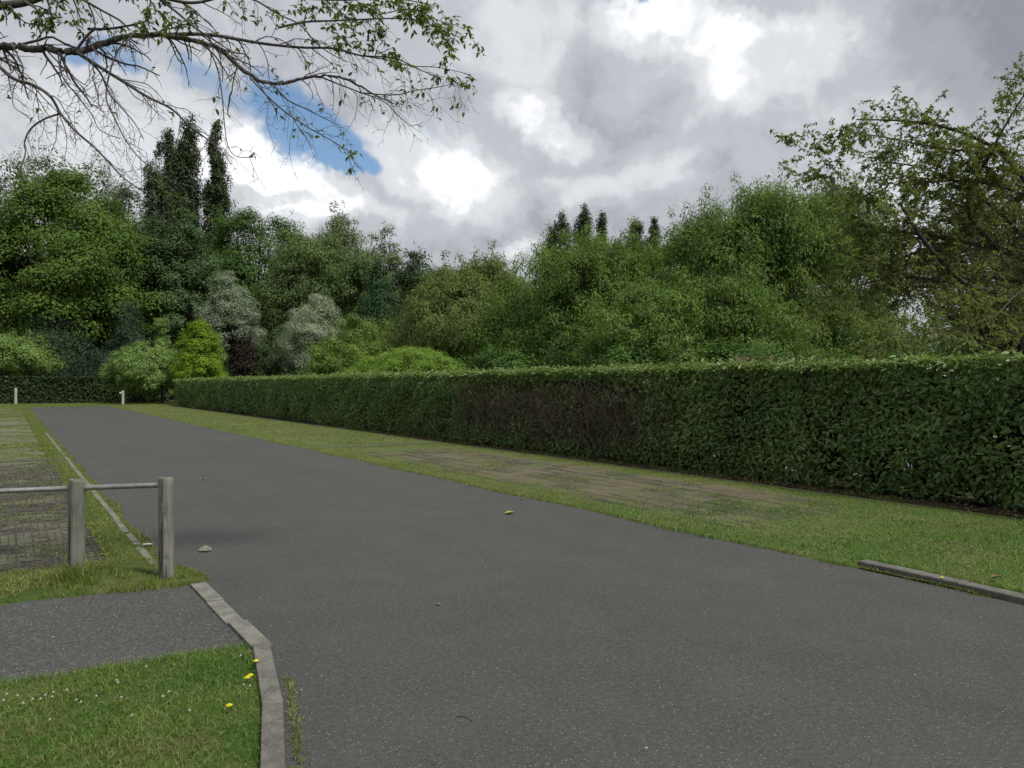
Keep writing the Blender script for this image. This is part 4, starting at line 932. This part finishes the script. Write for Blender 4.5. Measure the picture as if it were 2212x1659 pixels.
# ------------------------------------------------------------------ brick house behind the trees
def brickmat():
    m, q, b = mat('red_brick'); o = obj_co(q)
    n = q.new('ShaderNodeTexBrick'); n.inputs['Scale'].default_value = 1.0; n.inputs['Brick Width'].default_value = .225; n.inputs['Row Height'].default_value = .075
    n.inputs['Mortar Size'].default_value = .01; n.inputs['Color1'].default_value = (.30, .10, .07, 1); n.inputs['Color2'].default_value = (.22, .075, .05, 1); n.inputs['Mortar'].default_value = (.3, .27, .24, 1)
    x, y, z = q.sep(o)[:3]; q.put(n.inputs['Vector'], q.comb(q.math('ADD', x, y), z, 0.0))
    q.put(b.inputs['Base Color'], n.outputs[0]); b.inputs['Roughness'].default_value = .9; return m
M_brick = brickmat(); M_tile = plain('clay_tile', (.13, .060, .045), .85, var=.35, scale=6, bump=.5)
M_glass = plain('window_glass', (.03, .035, .04), .08, var=.1); M_white = plain('white_paint', (.7, .7, .68), .5, var=.08)
HS = empty('brick_outbuilding', (7.45, 22.5, 0)); tag(HS, 'low red brick outbuilding glimpsed just above the hedge under the twisted willows', 'outbuilding')
npmesh('wall', *box(-.95, .62, 0, 2.4, 0, 2.18), M_brick, parent=HS)
rfV = np.array([[-1.05, -.15, 2.15], [.72, -.15, 2.15], [.72, 2.55, 2.15], [-1.05, 2.55, 2.15], [-.95, 1.2, 2.43], [.60, 1.2, 2.43]])
me = bpy.data.meshes.new('roof'); me.from_pydata(rfV.tolist(), [], [(0, 1, 5, 4), (2, 3, 4, 5), (0, 4, 3), (1, 2, 5), (0, 3, 2, 1)]); me.materials.append(M_tile)
rf = bpy.data.objects.new('roof', me); COL.objects.link(rf); rf.parent = HS
dr_ = npmesh('door', *box(-.5, .25, -.03, .02, .02, 1.95), M_white, parent=HS); npmesh('handle', *box(.14, .19, -.07, -.03, .95, 1.05), M_steel, parent=dr_)

# ------------------------------------------------------------------ litter and flowers
def curled(name, loc, L_, W_, rz, m, curl=.5, tilt=0, label='', cat='leaf', group=None):
    n = 9; k = 5; V = []
    for i in range(n):
        t = i / (n - 1); w_ = W_ * math.sin(math.pi * min(max(t, .03), .97)) ** .7
        for j in range(k):
            s = (j / (k - 1) - .5) * 2; V.append(((t - .5) * L_, s * w_ / 2, .006 + curl * L_ * (.35 * s * s * (w_ / W_) + .30 * (t - .4) ** 2) + .002 * math.sin(i * 3 + j)))
    I = np.arange(n * k).reshape(n, k); q = np.stack([I[:-1, :-1], I[1:, :-1], I[1:, 1:], I[:-1, 1:]], -1).reshape(-1, 4)
    o = npmesh(name, V, q, m, smooth=True, loc=tuple(loc)); o.rotation_euler = (tilt, 0, rz)
    sdm = o.modifiers.new('thickness', 'SOLIDIFY'); sdm.thickness = .0012
    tag(o, label, cat, group); return o
M_dry = plain('dry_leaf', (.15, .145, .11), .7, var=.3, scale=40); M_yel = plain('yellow_leaf', (.26, .24, .06), .6, var=.3, scale=40)
M_brl = plain('brown_leaf', (.10, .06, .03), .7, var=.3, scale=40); M_litterw = plain('pale_paper', (.5, .52, .55), .6, var=.1)
p_ = gr(443, 1191); curled('dry_leaf', p_ + [0, 0, .004], .12, .08, .2, M_dry, .7, .5, 'curled grey brown leaf on the road beyond the timber posts')
p_ = gr(1101, 1111); curled('fallen_leaf', p_ + [0, 0, .004], .13, .08, .4, M_yel, .6, 0, 'yellow green leaf lying in the middle of the road')
p_ = gr(947, 1308); curled('fallen_leaf', p_ + [0, 0, .003], .05, .02, 2.4, M_dry, .4, 0, 'tiny pale leaf on the road centre foreground')
p_ = gr(318, 1184); curled('paper_scrap', p_ + [0, 0, .03], .10, .05, .1, M_litterw, .2, 0, 'bluish white paper scrap in the grass left of the posts', 'litter')
p_ = gr(2150, 1262); curled('fallen_leaf', p_ + [0, 0, .05], .10, .05, .3, M_brl, .5, 0, 'dark brown leaf lying on the right verge grass')
for (u, v, lb, m_) in [(1165, 1192 - 60, 'pale leaf at the road edge side of worn paving', M_dry), (1128, 1080, 'small pale leaf on worn paving nearer the road', M_dry), (1010, 1052, 'small dry leaf further along the worn paving', M_dry), (436, 1037, 'small leaf on the road beyond the fence', M_dry)]:
    if v == 1132: continue
    p_ = gr(u, v); curled('fallen_leaf', p_ + [0, 0, .02 if u > 700 and v < 1100 else .004], .09, .05, u * .01, m_, .5, 0, lb)
# twig on the road
r = np.random.default_rng(3); tp = np.array([gr(985, 1548), gr(1000, 1549), gr(1012, 1553), gr(1020, 1559)]) + [0, 0, .005]
V, q = tubes(smooth_poly(tp, 10)[None], np.linspace(.0035, .0015, 10)[None], 5); o = npmesh('fallen_twig', V, q, M_brl); tag(o, 'thin dark twig lying on the near road surface', 'twig')
# stones scattered on the tarmac edge
def litter(name, P, L, m, label, seed):
    r = np.random.default_rng(seed); n = len(P)
    N = norm(np.c_[r.normal(0, .35, n), r.normal(0, .35, n), np.ones(n)]); V, q, k = leaves(np.c_[P, np.full(n, .012) + .02 * r.random(n)], N, rdir(n, r), L * (.5 + r.random(n)), L * .45, 'leaf', .25, .1)
    o = npmesh(name, V, q, m, rz=TH, attrs={'rnd': np.repeat(r.random(n), k), 'clump': np.repeat(r.random(n), k)}); tag(o, label, 'leaf litter', kind='stuff')
M_lit = leafmat('litter_leaf', (.09, .06, .03), (.24, .19, .10), trans=.1, rough=.8)
r = np.random.default_rng(31); n = 1500
litter('leaf_litter', np.stack([10.12 + np.abs(r.normal(0, .35, n)), 1 + 26 * r.random(n) ** 1.3], 1), .06, M_lit, 'brown fallen leaves and debris on bare soil at the hedge foot', 32)
n = 260; yy = 1.5 + 40 * r.random(n) ** 1.6; P = np.stack([np.where(r.random(n) < .5, 6.16 - np.abs(r.normal(0, .09, n)) + .1 * (yy < 4.3), np.where(yy > 7, 1.30 + np.abs(r.normal(0, .08, n)), 1.42 + np.abs(r.normal(0, .1, n)))), yy], 1)
litter('road_edge_litter', P, .022, M_lit, 'tiny leaf bits and grit gathered along the road edges', 33)
# flowers
def daisy_mesh(name, petals, rad, m1):
    V = [(0, 0, .002)]; Fc = []
    for i in range(petals):
        a = 2 * math.pi * i / petals; da = math.pi / petals * .8; k = len(V)
        V += [(rad * .55 * math.cos(a - da), rad * .55 * math.sin(a - da), 0), (rad * math.cos(a), rad * math.sin(a), -.001), (rad * .55 * math.cos(a + da), rad * .55 * math.sin(a + da), 0)]
        Fc.append((0, k, k + 1, k + 2))
    return V, Fc
M_yf = plain('dandelion_yellow', (.75, .62, .01), .6, var=.1); M_wf = plain('clover_white', (.55, .56, .50), .7, var=.15); M_stem = plain('flower_stem', (.08, .13, .03), .6)
M_eye = plain('flower_eye', (.55, .40, .02), .6)
def flower(name, label, cat, x, y, h, kind, group, src=None):
    if src is not None:
        c = src.copy(); COL.objects.link(c); c.location = (x, y, 0); c['label'] = label
        for ch in src.children:
            d = ch.copy(); COL.objects.link(d); d.parent = c
        return c
    T = empty(name, (x, y, 0)); tag(T, label, cat, group)
    V, q = tubes(np.array([[[0, 0, -.01], [.002, .001, h * .5], [0, 0, h]]]), np.array([[.0015, .0013, .0012]]), 5); npmesh('stem', V, q, M_stem, parent=T)
    V = []; Fc = []
    if kind == 'y':
        for lay in range(3):
            v_, f_ = daisy_mesh('p', 12, .020 - lay * .005, None); k = len(V); V += [(a, b, c + h + lay * .003) for a, b, c in v_]; Fc += [tuple(i + k for i in f) for f in f_]
        m_ = M_yf
    else:
        rr = np.random.default_rng(4)
        for i in range(34):
            d = norm(rr.normal(size=3)); d[2] = abs(d[2]) * .9; s = np.cross(d, [0, 0, 1.]); s = norm(s) * .0028; k = len(V); c = np.array([0, 0, h])
            for w_ in (c + d * .002, c + d * .005 + s * .7, c + d * .0085, c + d * .005 - s * .7): V.append(tuple(w_))
            Fc.append((k, k + 1, k + 2, k + 3))
        m_ = M_wf
    me = bpy.data.meshes.new('head'); me.from_pydata(V, [], Fc); me.materials.append(m_); o = bpy.data.objects.new('head', me); COL.objects.link(o); o.parent = T
    return T
yl = [(495, 1523, 'yellow dandelion alone in the middle of the lawn'), (534, 1463, 'yellow dandelion near the kerb, left one of a close pair'), (541, 1458, 'yellow dandelion near the kerb, right one of a close pair'), (553, 1427, 'yellow dandelion by the top of the kerb beside the path'), (2035, 1247 , 'small yellow flower in the right verge')]
src = None
for u, v, lb in yl:
    q_ = EYE - .06; Yd = q_ * F / (v - CV); x = (u - CU) / F * Yd
    src_ = flower('dandelion', lb, 'flower', x, Yd, .06, 'y', None, src); src = src or src_
cl = [(15, 1500), (38, 1503), (70, 1511), (88, 1510), (98, 1502), (115, 1496), (145, 1491), (113, 1506), (208, 1504), (165, 1512), (175, 1517), (262, 1507), (252, 1470), (255, 1475), (365, 1495), (352, 1505), (316, 1440), (520, 1416), (285, 1546), (410, 1535), (108, 1555), (8, 1513), (50, 1520), (540, 1482), (527, 1480)]
src = None
for u, v in cl:
    Yd = (EYE - .045) * F / (v - CV); x = (u - CU) / F * Yd
    s_ = flower('clover_flower', 'small white clover flower head standing in the front left lawn', 'flower', x, Yd, .045, 'w', 'white clover flowers in the front lawn', src); src = src or s_
r = np.random.default_rng(77); src2 = None
for i in range(42):
    u = 1640 + 520 * r.random(); v = 1115 + 120 * r.random() ** .8
    p0, d0_ = pd(u, v)
    if p0 < 6.6 or d0_ > 9: continue
    x, y, _ = gr(u, v); s_ = flower('daisy', 'tiny white daisy dotted in the green right verge', 'flower', x, y, .04, 'w', 'white daisies in the right verge', src2); src2 = src2 or s_
